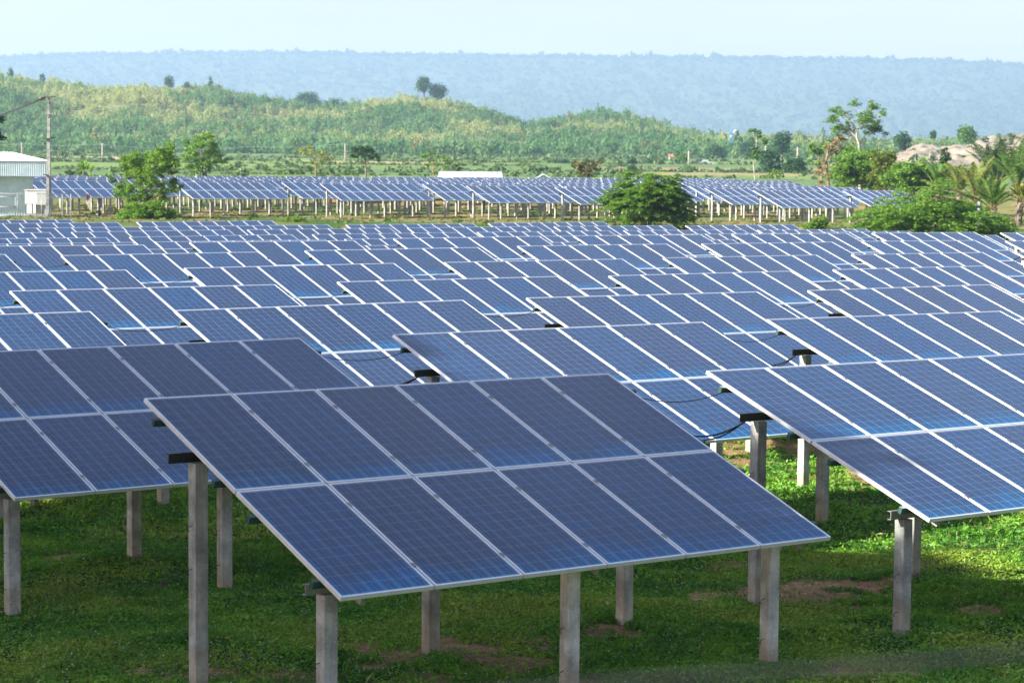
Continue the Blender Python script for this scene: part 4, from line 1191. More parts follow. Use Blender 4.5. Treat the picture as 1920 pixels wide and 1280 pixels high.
tree('shrub', 'tiny round shrub on the bank near the centre', 'shrub', 725, 156, [(725, 414)], [(724, 410, 4), (728, 413, 4), (722, 414, 3)], 'mid', 0.08, 1.0, 0.03, 'bark', 0.7, sub=6)
tree('shrub', 'low shrub on the bank right of the tiny round one', 'shrub', 856, 155, [(856, 416)], [(850, 414, 4), (857, 413, 5), (863, 415, 4)], 'bright', 0.07, 0.8, 0.03, 'twig', 0.7, sub=6)
tree('edge_tree', 'dark drooping tree cut off by the left edge above the shed', 'tree', -28, 185,
     [(-28, 330), (-26, 280), (-26, 230)], fill(-60, 8, 205, 282, 40, 10, 'oval', 17), 'dark', 0.14, 1.0, 0.2, 'bark', 0.9, sub=7)

# banana plant beside the left edge arrays
def banana(label, px, d, ytop, seed, s=1.0):
    g = np.random.default_rng(seed)
    bx = at(px, 640, d)[0]; bz = gz(bx, d); B0 = Vector((bx, d, bz))
    root = empty('banana_plant', B0); tag(root, label, 'banana plant', 'banana plants')
    top = (Vector(at(px, ytop, d)) - B0).z
    mb = MB(); hb = top * 0.45
    mb.tube([(0, 0, -0.2), (0, 0, hb)], [0.12, 0.07], 7)
    mb.build('stem', M['leaf_olive'], root, True)
    b = MB()
    for i in range(9):
        a = 2.4 * i + g.random(); el = R(48 + 38 * g.random()); L = (top - hb) * (0.85 + 0.3 * g.random()) * s
        pos = np.array([0, 0, hb]); pts = []
        for q in range(8):
            pts.append(pos.copy())
            pos = pos + np.array([math.cos(a) * math.cos(el), math.sin(a) * math.cos(el), math.sin(el)]) * L / 7; el -= 0.06 + 0.10 * q / 7
        sd = np.array([-math.sin(a), math.cos(a), 0]) * 0.22 * s
        for q in range(7):
            w0 = math.sin(max(0.03, q / 7) * math.pi) ** 0.6; w1 = math.sin(max(0.03, (q + 1) / 7 * 0.999) * math.pi) ** 0.6
            dn = np.array([0, 0, -0.07])
            b.face([pts[q], pts[q] + sd * w0 + dn * w0, pts[q + 1] + sd * w1 + dn * w1, pts[q + 1]])
            b.face([pts[q + 1], pts[q + 1] - sd * w1 + dn * w1, pts[q] - sd * w0 + dn * w0, pts[q]])
    b.build('leaves', M['leaf_bright'], root, False)
banana('banana plant with broad pale leaves behind the far arrays, right of the pole', 158, 250, 298, 31)
banana('small banana plant behind the far arrays, just right of the larger one', 172, 255, 306, 32)

# trees on the crest and flanks of the hill
def hill_tree(label, px, pytop, pybase, w, d, leaf='blue', seed=0, cat='tree', n=None, shape='oval', stem=True):
    pxm = d / F_PX
    B0 = Vector(at(px, pybase, d)); root = empty('hillside_tree', B0); tag(root, label, cat, 'trees standing out on and below the hill')
    mb = MB(); hgt = (pybase - pytop) * pxm
    mb.tube([(0, 0, -2.0), (0, 0, hgt * 0.3), (0.02 * hgt, 0, hgt * 0.6)], [hgt * .04, hgt * .035, hgt * .02], 6, 0, False)
    V = []; g = np.random.default_rng(seed + 900)
    size = max(0.55, 1.3 * pxm)
    top = pytop; bot = pytop + (pybase - pytop) * (0.80 if stem else 1.0)
    r = min(w, bot - top) * 0.30
    for b in fill(px - w / 2, px + w / 2, top, bot, n or int(10 + w / 3), r, shape, seed):
        c = np.array(Vector(at(b[0], b[1], d)) - B0); c[1] += (g.random() - 0.5) * w * pxm * 0.7; rr_ = b[2] * pxm
        limb(mb, (0, 0, hgt * 0.2), tuple(c), hgt * .012, hgt * .005, 0, 0.1, 2)
        nl = int(8 + 6.0 * (rr_ / size) ** 2)
        q = g.normal(size=(nl, 3)); q /= np.linalg.norm(q, axis=1)[:, None]; q *= (0.5 + 0.6 * g.random(nl)[:, None]) * rr_
        V.append(leaf_quads(c + q, size, 0.3, 1.4, 0, g))
    mb.build('trunk', M['bark'], root, True)
    link('crown', quads_mesh('crown', np.concatenate(V), M['leaf_' + leaf]), root)
HT_LIST = [
 ('tallest dark tree standing alone on the hill crest against the far mountain', 795, 143, 186, 30, 1290, 'blue'),
 ('round dark tree leaning beside the tallest tree on the hill crest', 821, 157, 192, 34, 1292, 'blue'),
 ('long dark clump of trees along the hill crest, left part', 575, 172, 203, 58, 1285, 'blue'),
 ('darker right end of the tree clump on the hill crest', 628, 184, 207, 56, 1285, 'blue'),
 ('small tree on the left crest of the hill, below the mountain edge', 317, 142, 172, 20, 1290, 'blue'),
 ('narrow tree on the hill crest right of the small one', 393, 141, 178, 13, 1290, 'blue'),
 ('low tree on the hill crest between the small one and the narrow one', 353, 152, 176, 16, 1290, 'blue'),
 ('small tree on the crest near the left edge of the picture', 20, 127, 150, 12, 1290, 'blue'),
 ('tiny tree on the far left crest, right of the edge one', 80, 138, 160, 12, 1290, 'blue'),
 ('round dark tree on the right lobe of the hill', 1037, 228, 262, 34, 1120, 'blue'),
 ('dense dark round tree on the lower right slope of the hill', 1163, 252, 284, 30, 1000, 'blue'),
 ('smaller dark round tree right of the dense one on the slope', 1232, 270, 292, 20, 985, 'blue'),
 ('dark round tree behind the yellowing twiggy tree', 582, 257, 284, 44, 930, 'dark'),
 ('blue-green round tree at the hill foot left of the light open tree', 735, 270, 306, 62, 900, 'blue'),
 ('broad green tree at the hill foot behind the flat-crowned one', 766, 276, 308, 46, 905, 'mid'),
 ('dark tree at the hill foot right of the light open tree', 868, 268, 312, 34, 880, 'blue'),
 ('low dark tree below the pale cut in the hillside', 915, 280, 312, 50, 880, 'blue'),
 ('bushy tree at the hill foot, centre', 1000, 276, 312, 60, 870, 'blue'),
 ('round pale green tree before the hill, right of centre', 1278, 288, 320, 26, 640, 'mid'),
 ('dark green tree at the hill foot behind the domed feathery tree', 1340, 270, 306, 48, 800, 'blue'),
 ('tall dark tree behind the slender sapling', 1443, 278, 330, 44, 430, 'blue'),
 ('tree with a flat top on the skyline right of the sapling', 1466, 246, 300, 36, 600, 'blue'),
 ('dark tree right of the slender sapling at the edge of the fields', 1488, 292, 332, 46, 420, 'blue'),
 ('round tree left of the pink spoil heap', 1692, 248, 292, 34, 620, 'blue'),
 ('small tree on the skyline above the pink spoil heap', 1749, 243, 266, 14, 700, 'blue'),
 ('broad round tree on the skyline above the pink spoil heap', 1812, 235, 268, 42, 690, 'mid'),
 ('dark low tree behind the sapling on the right ridge', 1405, 262, 292, 40, 820, 'blue'),
 ('wooded clump at the hill foot near the far left', 75, 268, 302, 60, 900, 'blue'),
 ('dark clump at the hill foot, between the pole and the forked tree', 262, 262, 300, 54, 900, 'blue'),
 ('dark clump at the hill foot, behind the forked tree', 330, 272, 302, 44, 900, 'blue'),
 ('dark clump at the hill foot, right of the bright bushy tree', 470, 270, 304, 70, 900, 'blue'),
 ('dark narrow clump at the hill foot left of the yellowing tree', 530, 276, 305, 34, 900, 'blue'),
 ('green clump at the hill foot right of the yellowing tree', 650, 274, 305, 50, 905, 'mid'),
 ('small round bush in the fields right of centre', 1185, 296, 322, 20, 560, 'blue'),
 ('low dark clump in front of the hill, right of the domed feathery tree', 1225, 292, 318, 44, 620, 'blue'),
 ('green bush cluster in the field behind the rusty bush', 1052, 298, 322, 40, 560, 'blue'),
 ('dark round bush clump on the hillside left, above the pole', 258, 196, 226, 40, 1130, 'blue'),
]
for i, (lab, px, yt, yb, w, d, lf) in enumerate(HT_LIST):
    hill_tree(lab, px, yt, yb, w, d, lf, 40 + i, shape='dome' if w > 40 else 'oval', stem=w < 40)

# shade tree standing out of the picture to the left: its shadow falls over the grass at the lower left
vr = np.random.default_rng(501)
for _sx, _sy, lo_, lab in ((-16.1, 13.1, 5.5, 'nearest of the leafy trees outside the left edge, shading the grass'), (-17.4, 16.2, 4.0, 'second of the leafy trees outside the left edge'),
        (-18.6, 19.0, 5.0, 'third of the leafy trees outside the left edge'), (-19.6, 21.6, 7.9, 'fourth of the leafy trees outside the left edge'), (-20.6, 24.4, 7.6, 'farthest of the leafy trees outside the left edge')):
    root = empty('shade_tree', (_sx, _sy, gz(_sx, _sy))); tag(root, lab, 'tree')
    mb = MB(); mb.tube([(0, 0, -0.3), (0.1, 0, 3), (0, 0.2, 6), (0, 0, 10)], [0.35, 0.28, 0.2, 0.08], 8, 0, False); V = []
    for i in range(92):
        t = vr.random(); th = vr.random() * 6.28; rr_ = (2.7 * math.sin(0.45 + t * 2.2) ** 0.6 + 0.2) * (0.3 + 0.7 * vr.random())
        c = np.array([rr_ * math.cos(th), rr_ * math.sin(th), lo_ + ((11.8 if _sy < 14 else 12.8 if _sy < 20 else 12.0) - lo_) * t]); limb(mb, (0, 0, max(2.5, c[2] - 2.5)), tuple(c), 0.08, 0.03)
        q_ = vr.normal(size=(190, 3)); q_ *= (0.9 * vr.random((190, 1)) ** 0.4) / np.linalg.norm(q_, axis=1)[:, None]; V.append(leaf_quads(c + q_, 0.26))
    mb.build('trunk', M['bark'], root, True)
    link('crown', quads_mesh('crown', np.concatenate(V), M['leaf_mid']), root)

# ------------------------------------------------------------------ bare spoil heap at the right
g = np.random.default_rng(9)
SP = [(1655, 305), (1675, 290), (1700, 280), (1725, 271), (1745, 273), (1765, 276), (1790, 270), (1815, 272), (1835, 262), (1860, 255), (1900, 252), (1960, 256), (2050, 268), (2150, 300)]
sp = np.linspace(1650, 2150, 260); spc = ridge_z(sp, SP, 640)
tt = np.linspace(0, 1.4, 110)
S = np.empty((len(tt), len(sp), 3)); sx = np.array([ray(a, 300).x / ray(a, 300).y for a in sp])
for i, t in enumerate(tt):
    d = 560 + 80 * t
    x = sx * d; base = ground_z(x, np.full_like(x, d)) - 0.4
    s = min(1, t)
    z = base + (spc - base) * (s ** 0.8 if t <= 1 else 1 - ((t - 1) / 0.4) ** 1.3)
    n_ = np.full_like(x, d)
    z = z + (fbm(x / 6, n_ / 12, 91, 5) - 0.5) * 7.0 * min(1, s * 3) * (1 - 0.8 * s) + (1 - np.abs(fbm(x / 4.5 + s * 2.0, n_ / 22, 92, 3) - 0.5) * 4) * 1.3 * min(1, s * 4) * (1 - 0.8 * s)
    S[i, :, 0] = x; S[i, :, 1] = d; S[i, :, 2] = z
nn_ = fbm(S[..., 0] / 7, S[..., 1] / 9 + S[..., 2] / 3, 93, 5)[..., None]
ST = np.array([0.29, 0.245, 0.19]) * (0.75 + 0.5 * nn_)
veg = np.clip((fbm(S[..., 0] / 8, S[..., 2] / 2.2, 94, 4) - 0.64) * 7 + np.clip((0.42 - (np.broadcast_to(tt[:, None], S.shape[:2]))) * 4, 0, 1), 0, 0.85)[..., None]
ST = ST * (1 - veg) + np.array([0.11, 0.14, 0.07]) * veg
m, nt, out = new_mat('pink_gravel'); k = N(nt)
tc = k.n('ShaderNodeTexCoord').outputs['Object']
a = k.n('ShaderNodeAttribute', attribute_name='tint').outputs['Color']
c = k.mix(1.0, a, k.ramp(k.noise(tc, 0.8, 6, 0.7), 0.3, 0.7, 0.8, 1.2), 'MULTIPLY')
k.bsdf(out, c, 0.95, 0.1)
o = link('spoil_heap', grid_mesh('spoil_heap', S, m, True, ST)); tag(o, kind='structure')
tm = [clump_template(30, 300 + i, 0.9, 0.3) for i in range(4)]
p = grid_sample(S, g, 60, 0.05, 0.85, 0.0, 1.0); sc = 0.6 + 1.2 * g.random(len(p)) ** 2
V, I = scatter(tm, p, sc, sc, g)
o = link('heap_scrub', quads_mesh('heap_scrub', V, M['forest'], np.tile(np.array([[0.05, 0.09, 0.045]]), (len(V), 1))))
tag(o, 'sparse bushes growing over the pink spoil heap', 'scrub', kind='stuff')

# ------------------------------------------------------------------ corrugated shed at the left edge
D = 164.0
def corrugated(b, x0, x1, y, z0, z1, pitch=0.22, amp=0.03, m=0):
    n = max(2, int((x1 - x0) / pitch * 4)); xs = [x0 + (x1 - x0) * i / n for i in range(n + 1)]
    pr = [0, 1, 1, 0]
    for i in range(n):
        a0 = pr[i % 4] * amp; a1 = pr[(i + 1) % 4] * amp
        b.face([(xs[i], y - a0, z0), (xs[i + 1], y - a1, z0), (xs[i + 1], y - a1, z1), (xs[i], y - a0, z1)], m)
q = lambda px, py, d=D: Vector(at(px, py, d))
s0 = q(88, 303); zt = s0.z; zb = q(88, 331).z; wz = q(62, 412).z; xr = s0.x; wx = q(62, 331).x
XL = xr - 14.0
gzs = gz(wx - 3, D)
root = empty('shed', (wx, D, gzs)); tag(root, 'pale corrugated metal shed with a white sheet roof at the left edge', 'shed')
root.rotation_euler = (0, 0, R(12.5))
o3 = Vector((wx, D, gzs)); L3 = lambda x, y, z: (x - o3.x, y - o3.y, z - o3.z)
b = MB(); corrugated(b, XL - o3.x, 0, 0.9, -0.2, zb - o3.z + 0.05, 0.2, 0.012)
b.face([(0, 0.9, -0.2), (0, 9.0, -0.2), (0, 9.0, zb - o3.z), (0, 0.9, zb - o3.z)])
b.face([(XL - o3.x, 9.0, -0.2), (XL - o3.x, 0.9, -0.2), (XL - o3.x, 0.9, zb - o3.z), (XL - o3.x, 9.0, zb - o3.z)])
b.face([(0, 9.0, -0.2), (XL - o3.x, 9.0, -0.2), (XL - o3.x, 9.0, zb - o3.z), (0, 9.0, zb - o3.z)])
b.build('wall', M['zinc'], root)
b = MB(); corrugated(b, XL - o3.x, xr - o3.x, 0, zb - o3.z, zt - o3.z, 0.16, 0.014)
b.face([(xr - o3.x, 0, zb - o3.z), (xr - o3.x, 9.8, zb - o3.z), (xr - o3.x, 9.8, zt - o3.z), (xr - o3.x, 0, zt - o3.z)])
b.face([(XL - o3.x, 0, zb - o3.z), (xr - o3.x, 0, zb - o3.z), (xr - o3.x, 0.9, zb - o3.z + .02), (XL - o3.x, 0.9, zb - o3.z + .02)])
b.build('fascia', M['zinc'], root)
b = MB(); rz_ = q(50, 287, D + 5).z - o3.z; e = zt - o3.z + 0.03
x0, x1 = XL - o3.x, xr - o3.x + 0.05; xr2 = q(50, 287, D + 5).x - o3.x
n = 60
for i in range(n):                                   # ribbed front slope
    a0 = x0 + (x1 - x0) * i / n; a1 = x0 + (x1 - x0) * (i + 1) / n; c0 = x0 + (xr2 - x0) * i / n; c1 = x0 + (xr2 - x0) * (i + 1) / n
    mid_ = (a0 + a1) / 2; mc = (c0 + c1) / 2
    b.face([(a0, -0.08, e), (a0 + (a1 - a0) * .8, -0.08, e), (c0 + (c1 - c0) * .8, 5, rz_), (c0, 5, rz_)])
    b.face([(a0 + (a1 - a0) * .8, -0.08, e), (a0 + (a1 - a0) * .9, -0.08, e + 0.06), (c0 + (c1 - c0) * .9, 5, rz_ + 0.06), (c0 + (c1 - c0) * .8, 5, rz_)])
    b.face([(a0 + (a1 - a0) * .9, -0.08, e + 0.06), (a1, -0.08, e), (c1, 5, rz_), (c0 + (c1 - c0) * .9, 5, rz_ + 0.06)])
b.face([(x1, -0.08, e), (x1, 9.9, e), (xr2, 5, rz_)])
b.face([(x1, 9.9, e), (x0, 9.9, e), (x0, 5, rz_), (xr2, 5, rz_)])
b.build('roof', M['roof_sheet'], root)

# ------------------------------------------------------------------ fence and gate in front of it
def rail(b, p, q_, r=0.025): b.tube([p, q_], r, 6)
fd = 161.5
fz = gz(q(30, 400, fd).x, fd)
root = empty('pipe_fence', (q(30, 400, fd).x, fd, fz)); tag(root, 'thin grey pipe fence with wire mesh before the shed', 'fence')
o3 = Vector(root.location)
fx = [q(px, 400, fd).x - o3.x for px in (-60, 33, 78, 117, 133)]
ft = q(80, 363, fd).z - o3.z
for x in fx[1:]:
    b = MB(); rail(b, (x, 0, -0.3), (x, 0, ft), 0.03); b.build('post', M['grey_metal'], root, True)
b = MB(); rail(b, (fx[0], 0, ft - 0.02), (fx[-1], 0, ft - 0.02)); b.build('top_rail', M['grey_metal'], root, True)
b = MB(); rail(b, (fx[0], 0, 0.12), (fx[-1], 0, 0.12), 0.02); b.build('bottom_rail', M['grey_metal'], root, True)
b = MB()
for i in range(48):
    x = fx[0] + (fx[-1] - fx[0]) * (i + 0.5) / 48; rail(b, (x, 0.01, 0.12), (x, 0.01, ft - 0.03), 0.0025)
for i in range(9): rail(b, (fx[0], 0.01, 0.2 + i * (ft - 0.3) / 8), (fx[-1], 0.01, 0.2 + i * (ft - 0.3) / 8), 0.0025)
b.build('mesh_wires', M['grey_metal'], root)
groot = empty('gate', (q(14, 400, fd - 0.15).x, fd - 0.15, fz)); tag(groot, 'grey pipe gate before the shed wall at the left edge', 'gate')
b = MB(); w = (q(28, 400, fd).x - q(-10, 400, fd).x); gh = ft - 0.25
for a_, c_ in (((-w * .6, 0, 0.1), (-w * .6, 0, gh)), ((w * .4, 0, 0.1), (w * .4, 0, gh)), ((-w * .6, 0, gh), (w * .4, 0, gh)), ((-w * .6, 0, 0.1), (w * .4, 0, 0.1)), ((-w * .6, 0, gh * .5), (w * .4, 0, gh * .5))): rail(b, a_, c_, 0.03)
b.build('gate_frame', M['grey_metal'], groot, True)
b = MB(); rail(b, (w * .36, -0.05, gh * .55), (w * .36, -0.05, gh * .42), 0.02); b.build('latch', M['dark'], groot, True)

# ------------------------------------------------------------------ switch cabinet
cz = gz(q(70, 400, 162.6).x, 162.6)
root = empty('switch_cabinet', (q(70, 400, 162.6).x, 162.6, cz)); tag(root, 'white electrical cabinet on a plinth beside the power pole', 'cabinet')
o3 = Vector(root.location)
C = lambda px, py: (q(px, py, 162.6) - o3)
a_, c_ = C(47, 385), C(92, 357)
b = MB(); b.box((a_.x, 0.0, a_.z + 0.12), (C(69, 385).x, 1.0, c_.z)); b.build('housing', M['white_metal'], root)
b = MB(); b.box((C(69, 385).x + .005, -0.06, C(70, 384).z), (c_.x, 0.9, c_.z - 0.03)); b.build('meter_box', M['grey_metal'], root)
b = MB(); b.box((a_.x - 0.05, -0.1, c_.z + .002), (c_.x + 0.03, 1.05, c_.z + 0.05)); b.build('lid', M['white_metal'], root)
b = MB(); b.box((C(50, 400).x, 0.05, 0.25), (C(59, 400).x, 0.7, a_.z + 0.115)); b.box((C(62, 400).x, 0.0, 0.25), (C(67, 400).x, 0.7, a_.z + 0.115)); b.build('cable_duct', M['white_metal'], root)
b = MB(); b.box((C(72, 400).x, 0.25, 0.15), (C(88, 400).x, 0.85, C(70, 384).z - .005)); b.build('lower_box', M['grey_metal'], root)
b = MB(); b.box((C(49, 400).x, -0.1, -0.3), (C(90, 400).x, 1.1, 0.2)); b.build('plinth', M['conc_lo'], root)
b = MB(); b.tube([(C(76, 0).x, -0.02, 0.2), (C(76, 0).x, -0.12, 0.6), (C(74, 0).x, -0.1, C(70, 385).z - .02)], 0.035, 6); b.build('cable', M['black'], root, True)

# ------------------------------------------------------------------ power pole
pd = 162.2
px_, pz_ = q(91, 400, pd).x, gz(q(91, 400, pd).x, pd)
root = empty('power_pole', (px_, pd, pz_)); tag(root, 'tall concrete power pole with crossarms and insulators beside the shed', 'power pole')
o3 = Vector(root.location); C = lambda px, py: (q(px, py, pd) - o3)
top = C(91.5, 181)
b = MB(); b.box((-0.5, -0.5, 0), (0.5, 0.5, 1), 0, Matrix.Diagonal((0.26, 0.26, 1, 1)))
b = MB()
for i in range(10):
    z0 = -0.5 + (top.z + 0.5) * i / 10; z1 = -0.5 + (top.z + 0.5) * (i + 1) / 10; w0 = 0.19 - 0.011 * i; w1 = 0.19 - 0.011 * (i + 1); xo0, xo1 = top.x * i / 10, top.x * (i + 1) / 10
    for s in range(4):
        c4 = [(-1, -1), (1, -1), (1, 1), (-1, 1)]; p, r_ = c4[s], c4[(s + 1) % 4]
        b.face([(xo0 + p[0] * w0, p[1] * w0, z0), (xo0 + r_[0] * w0, r_[1] * w0, z0), (xo1 + r_[0] * w1, r_[1] * w1, z1), (xo1 + p[0] * w1, p[1] * w1, z1)])
b.face([(top.x - .08, -.08, top.z), (top.x + .08, -.08, top.z), (top.x + .08, .08, top.z), (top.x - .08, .08, top.z)])
b.build('pole', M['conc_hi'], root)
b = MB(); b.box((-0.75, -0.05, -0.05), (0.5, 0.05, 0.05), 0, Matrix.Translation(C(93, 182)) @ Matrix.Rotation(R(35), 4, 'Z') @ Matrix.Rotation(R(-5), 4, 'Y')); b.build('crossarm', M['beam_lt'], root)
b = MB(); b.box((-0.2, -0.04, -0.04), (0.55, 0.04, 0.04), 0, Matrix.Translation(C(92, 213.5) + Vector((0, -0.2, 0)))); b.build('crossarm', M['beam_lt'], root)
b = MB(); b.box((-0.42, -0.12, -0.05), (0.1, 0.12, 0.03), 0, Matrix.Translation(C(92, 260) + Vector((0, -0.2, 0)))); b.box((0.12, -0.1, 0.04), (0.5, 0.1, 0.1), 0, Matrix.Translation(C(92, 260) + Vector((0, 0.1, 0)))); b.build('platform', M['dark'], root)
b = MB(); b.box((-0.65, -0.02, 0.1), (-0.42, 0.02, 0.14), 0, Matrix.Translation(C(92, 258))); b.tube([C(77, 257), C(76.5, 249), C(79, 249), C(79.5, 256)], 0.015, 5); b.build('bracket', M['grey_metal'], root)
for k_, (xa, ya, xb, yb) in enumerate(((94.5, 215, 92.5, 222), (97.5, 215, 95, 221), (108, 211, 106, 219))):
    b = MB(); A_, B_ = C(xa, ya), C(xb, yb); A_.y -= 0.3; B_.y -= 0.35
    b.tube([A_, A_.lerp(B_, .33), A_.lerp(B_, .66), B_], [0.035, 0.06, 0.045, 0.06], 8); b.build('fuse', M['dark'], root, True)
wire_end = []
for k_, (xa, ya) in enumerate(((87, 182.5), (84.5, 184), (82, 186))):
    b = MB(); A_ = C(xa, ya); A_.y += -0.35 + 0.3 * k_; B_ = A_ + Vector((-0.42, 0, -0.12))
    pts = [A_.lerp(B_, i / 8) for i in range(9)]; b.tube(pts, [0.03 if i % 2 else 0.06 for i in range(9)], 8); b.build('insulator', M['dark'], root, True)
    wire_end.append(B_ + o3)
b = MB()
for pts in (((88, 191), (93, 193), (99, 192), (106, 196), (110, 205), (109, 212)), ((94, 194), (97, 198), (99, 204), (98, 213)), ((95, 194), (100, 197), (102, 205), (101, 211)), ((106, 220), (102, 235), (101, 250), (104, 262), (102, 275))):
    P_ = [C(*p) for p in pts]
    for p in P_: p.y -= 0.3
    b.tube(P_, 0.014, 5)
b.build('jumper_wires', M['black'], root, True)
b = MB(); P_ = [C(*p) for p in ((82, 327), (88, 328), (92, 329), (94.5, 335), (94.5, 350), (94.5, 390), (94, 398), (91, 406), (89, 413))]
for p in P_: p.y -= 0.26
b.tube(P_, 0.045, 7); b.build('conduit', M['black'], root, True)
for k_, A_ in enumerate(wire_end):
    b = MB(); E_ = Vector(at(-260, 238 + k_ * 2, 178)); pts = []
    for i in range(21):
        s = i / 20; p = A_.lerp(E_, s) - A_; p.z -= 1.1 * 4 * s * (1 - s); pts.append(p)
    b.tube(pts, 0.027, 5)
    o = b.build('power_line', M['black'], None, True, tuple(A_)); tag(o, 'black power line running left from the tall concrete pole', 'power line', 'power lines leaving the pole')

# ------------------------------------------------------------------ small things by the far arrays
def soft_lump(name, label, cat, loc, sx_, sy_, sz_, mat, seed, n=3):
    g2 = np.random.default_rng(seed)
    bm_v = []; root = empty(name, loc); tag(root, label, cat)
    return root
bz = at(183, 402, 166)
bx_, bzg = bz[0], gz(bz[0], 166)
root = empty('backpack', (bx_, 166, bzg)); tag(root, 'black bag lying on the grass beneath the far arrays at the left', 'bag')
b = MB(); n_ = 12
for i in range(8):
    t = i / 7; w_ = 0.20 * math.sin(0.35 + t * 2.5) ** 0.6; 
prof_ = [(0.0, 0.16), (0.06, 0.20), (0.2, 0.20), (0.34, 0.17), (0.44, 0.11), (0.48, 0.03)]
rings = []
for z, r_ in prof_:
    rings.append([(1.15 * r_ * math.cos(2 * math.pi * j / n_) + 0.10 * z * 2, 0.75 * r_ * math.sin(2 * math.pi * j / n_), z) for j in range(n_)])
for i in range(len(rings) - 1):
    for j in range(n_): b.face([rings[i][j], rings[i][(j + 1) % n_], rings[i + 1][(j + 1) % n_], rings[i + 1][j]])
b.face(rings[-1]); b.build('bag_body', M['black'], root, True)
b = MB(); b.tube([(0.02, -0.15, 0.08), (-0.16, -0.2, 0.1), (-0.2, -0.2, 0.02), (-0.28, -0.18, 0.02)], 0.02, 5); b.build('strap', M['black'], root, True)
b = MB(); b.box((-0.07, -0.17, 0.08), (0.07, -0.145, 0.2)); b.build('pocket', M['grey_metal'], root)
tx_ = at(165, 402, 166)[0]
b = MB()
for i in range(14):
    for j in range(5):
        def hh_(i, j): return 0.03 + 0.10 * float(noise(np.array([i * 0.5]), np.array([j * 0.8]), 5)[0]) * math.sin(max(0.05, min(i / 14, 1)) * math.pi)
        x_ = -0.45 + 0.9 * i / 14; y_ = -0.15 + 0.3 * j / 5; dx, dy = 0.9 / 14, 0.3 / 5
        b.face([(x_, y_, hh_(i, j)), (x_ + dx, y_, hh_(i + 1, j)), (x_ + dx, y_ + dy, hh_(i + 1, j + 1)), (x_, y_ + dy, hh_(i, j + 1))])
o = b.build('tarp', M['rail'], None, True, (tx_, 166, gz(tx_, 166))); tag(o, 'dark crumpled tarp lying flat on the grass left of the black bag', 'tarp')
maroon = simple('maroon_cloth', (0.12, 0.02, 0.03), 0.9)
jx = at(165.5, 372, 176)
b = MB()
for i in range(6):
    for j in range(6):
        f_ = lambda i, j: (-0.13 + 0.26 * i / 6 + 0.02 * math.sin(j), -0.1 - 0.03 * math.sin(i * 2.1), 0.32 - 0.45 * j / 6 * (1 + 0.15 * math.sin(i * 1.7)))
        b.face([f_(i, j), f_(i + 1, j), f_(i + 1, j + 1), f_(i, j + 1)])
o = b.build('cloth', maroon, None, True, jx); tag(o, 'dark maroon cloth hung on a post under the far arrays at the left', 'cloth')

# white pipe riser at the right
wx_ = at(1835, 400, 140)[0]; wz_ = gz(wx_, 140)
root = empty('pipe_riser', (wx_, 140, wz_)); tag(root, 'white plastic pipe standing upright behind the arrays at the right', 'pipe')
ptop = at(1835.5, 380, 140)[2] - wz_
b = MB(); b.tube([(0, 0, -0.3), (0, 0, ptop - 0.05)], 0.085, 12); b.build('pipe', M['white_metal'], root, True)
b = MB(); b.tube([(0, 0, ptop - 0.35), (0, 0, ptop - 0.2)], 0.105, 12); b.tube([(0, 0, ptop - 0.9), (0, 0, ptop - 0.78)], 0.105, 12); b.build('coupling', M['rail'], root, True)
b = MB(); b.tube([(0, 0, ptop - 0.049), (0, 0, ptop), (0, 0, ptop + 0.05)], [0.10, 0.10, 0.05], 12); b.build('cap', M['white_metal'], root, True)

# long white roof and gabled roof beyond the far arrays
def building(name, label, x0, x1, yr, ye, d, mat, gable=False, w=5.0):
    a_ = Vector(at(x0, ye, d)); c_ = Vector(at(x1, ye, d)); g0 = gz(a_.x, d)
    root = empty(name, (a_.x, d, g0)); tag(root, label, 'building')
    Lx = c_.x - a_.x; he = a_.z - g0; hr = at(x0, yr, d + w / 2)[2] - g0
    b = MB()
    if not gable:
        b.box((0.4, 0.4, -0.3), (Lx - 0.4, w - 0.4, he - 0.03)); b.build('wall', M['zinc'], root)
        b = MB(); n = max(6, int(Lx / 0.5))
        for i in range(n):
            x_, y_ = Lx * i / n, Lx * (i + 1) / n; m_ = (x_ + y_) / 2
            for (u0, h0), (u1, h1) in (((x_, 0), (m_, 0.02)), ((m_, 0.02), (y_, 0))):
                b.face([(u0, 0, he + h0), (u1, 0, he + h1), (u1 + .15 * (1 - 2 * u1 / Lx), w / 2, hr + h1), (u0 + .15 * (1 - 2 * u0 / Lx), w / 2, hr + h0)])
                b.face([(u0 + .15 * (1 - 2 * u0 / Lx), w / 2, hr + h0), (u1 + .15 * (1 - 2 * u1 / Lx), w / 2, hr + h1), (u1, w, he + h1), (u0, w, he + h0)])
        b.build('roof', mat, root)
    else:
        b.box((0.5, 0.4, -0.3), (Lx - 0.5, w - 0.4, he)); b.face([(0.5, 0.38, he), (Lx - 0.5, 0.38, he), (Lx / 2, 0.38, hr - 0.15)]); b.build('wall', M['zinc'], root)
        b = MB()
        for sgn in (0, 1):
            xe = 0 if sgn == 0 else Lx
            p = [(xe, 0, he - 0.1), (Lx / 2, 0, hr), (Lx / 2, w, hr), (xe, w, he - 0.1)]
            b.face(p if sgn else p[::-1]); b.face([(x_, y_, z_ - 0.12) for x_, y_, z_ in p]); b.face([p[0], p[1], (p[1][0], 0, p[1][2] - .12), (p[0][0], 0, p[0][2] - .12)])
        b.build('roof', mat, root)
building('long_shed', 'long low building with a bright white sheet roof beyond the far arrays', 820, 943, 321.5, 333, 245, M['roof_sheet'], w=6)
building('gabled_shed', 'small gabled shed with white roof edges behind the far arrays, centre', 1001, 1037, 325.5, 334, 250, M['roof_sheet'], True, 4)
red = simple('red_tiles', (0.55, 0.16, 0.09), 0.8)
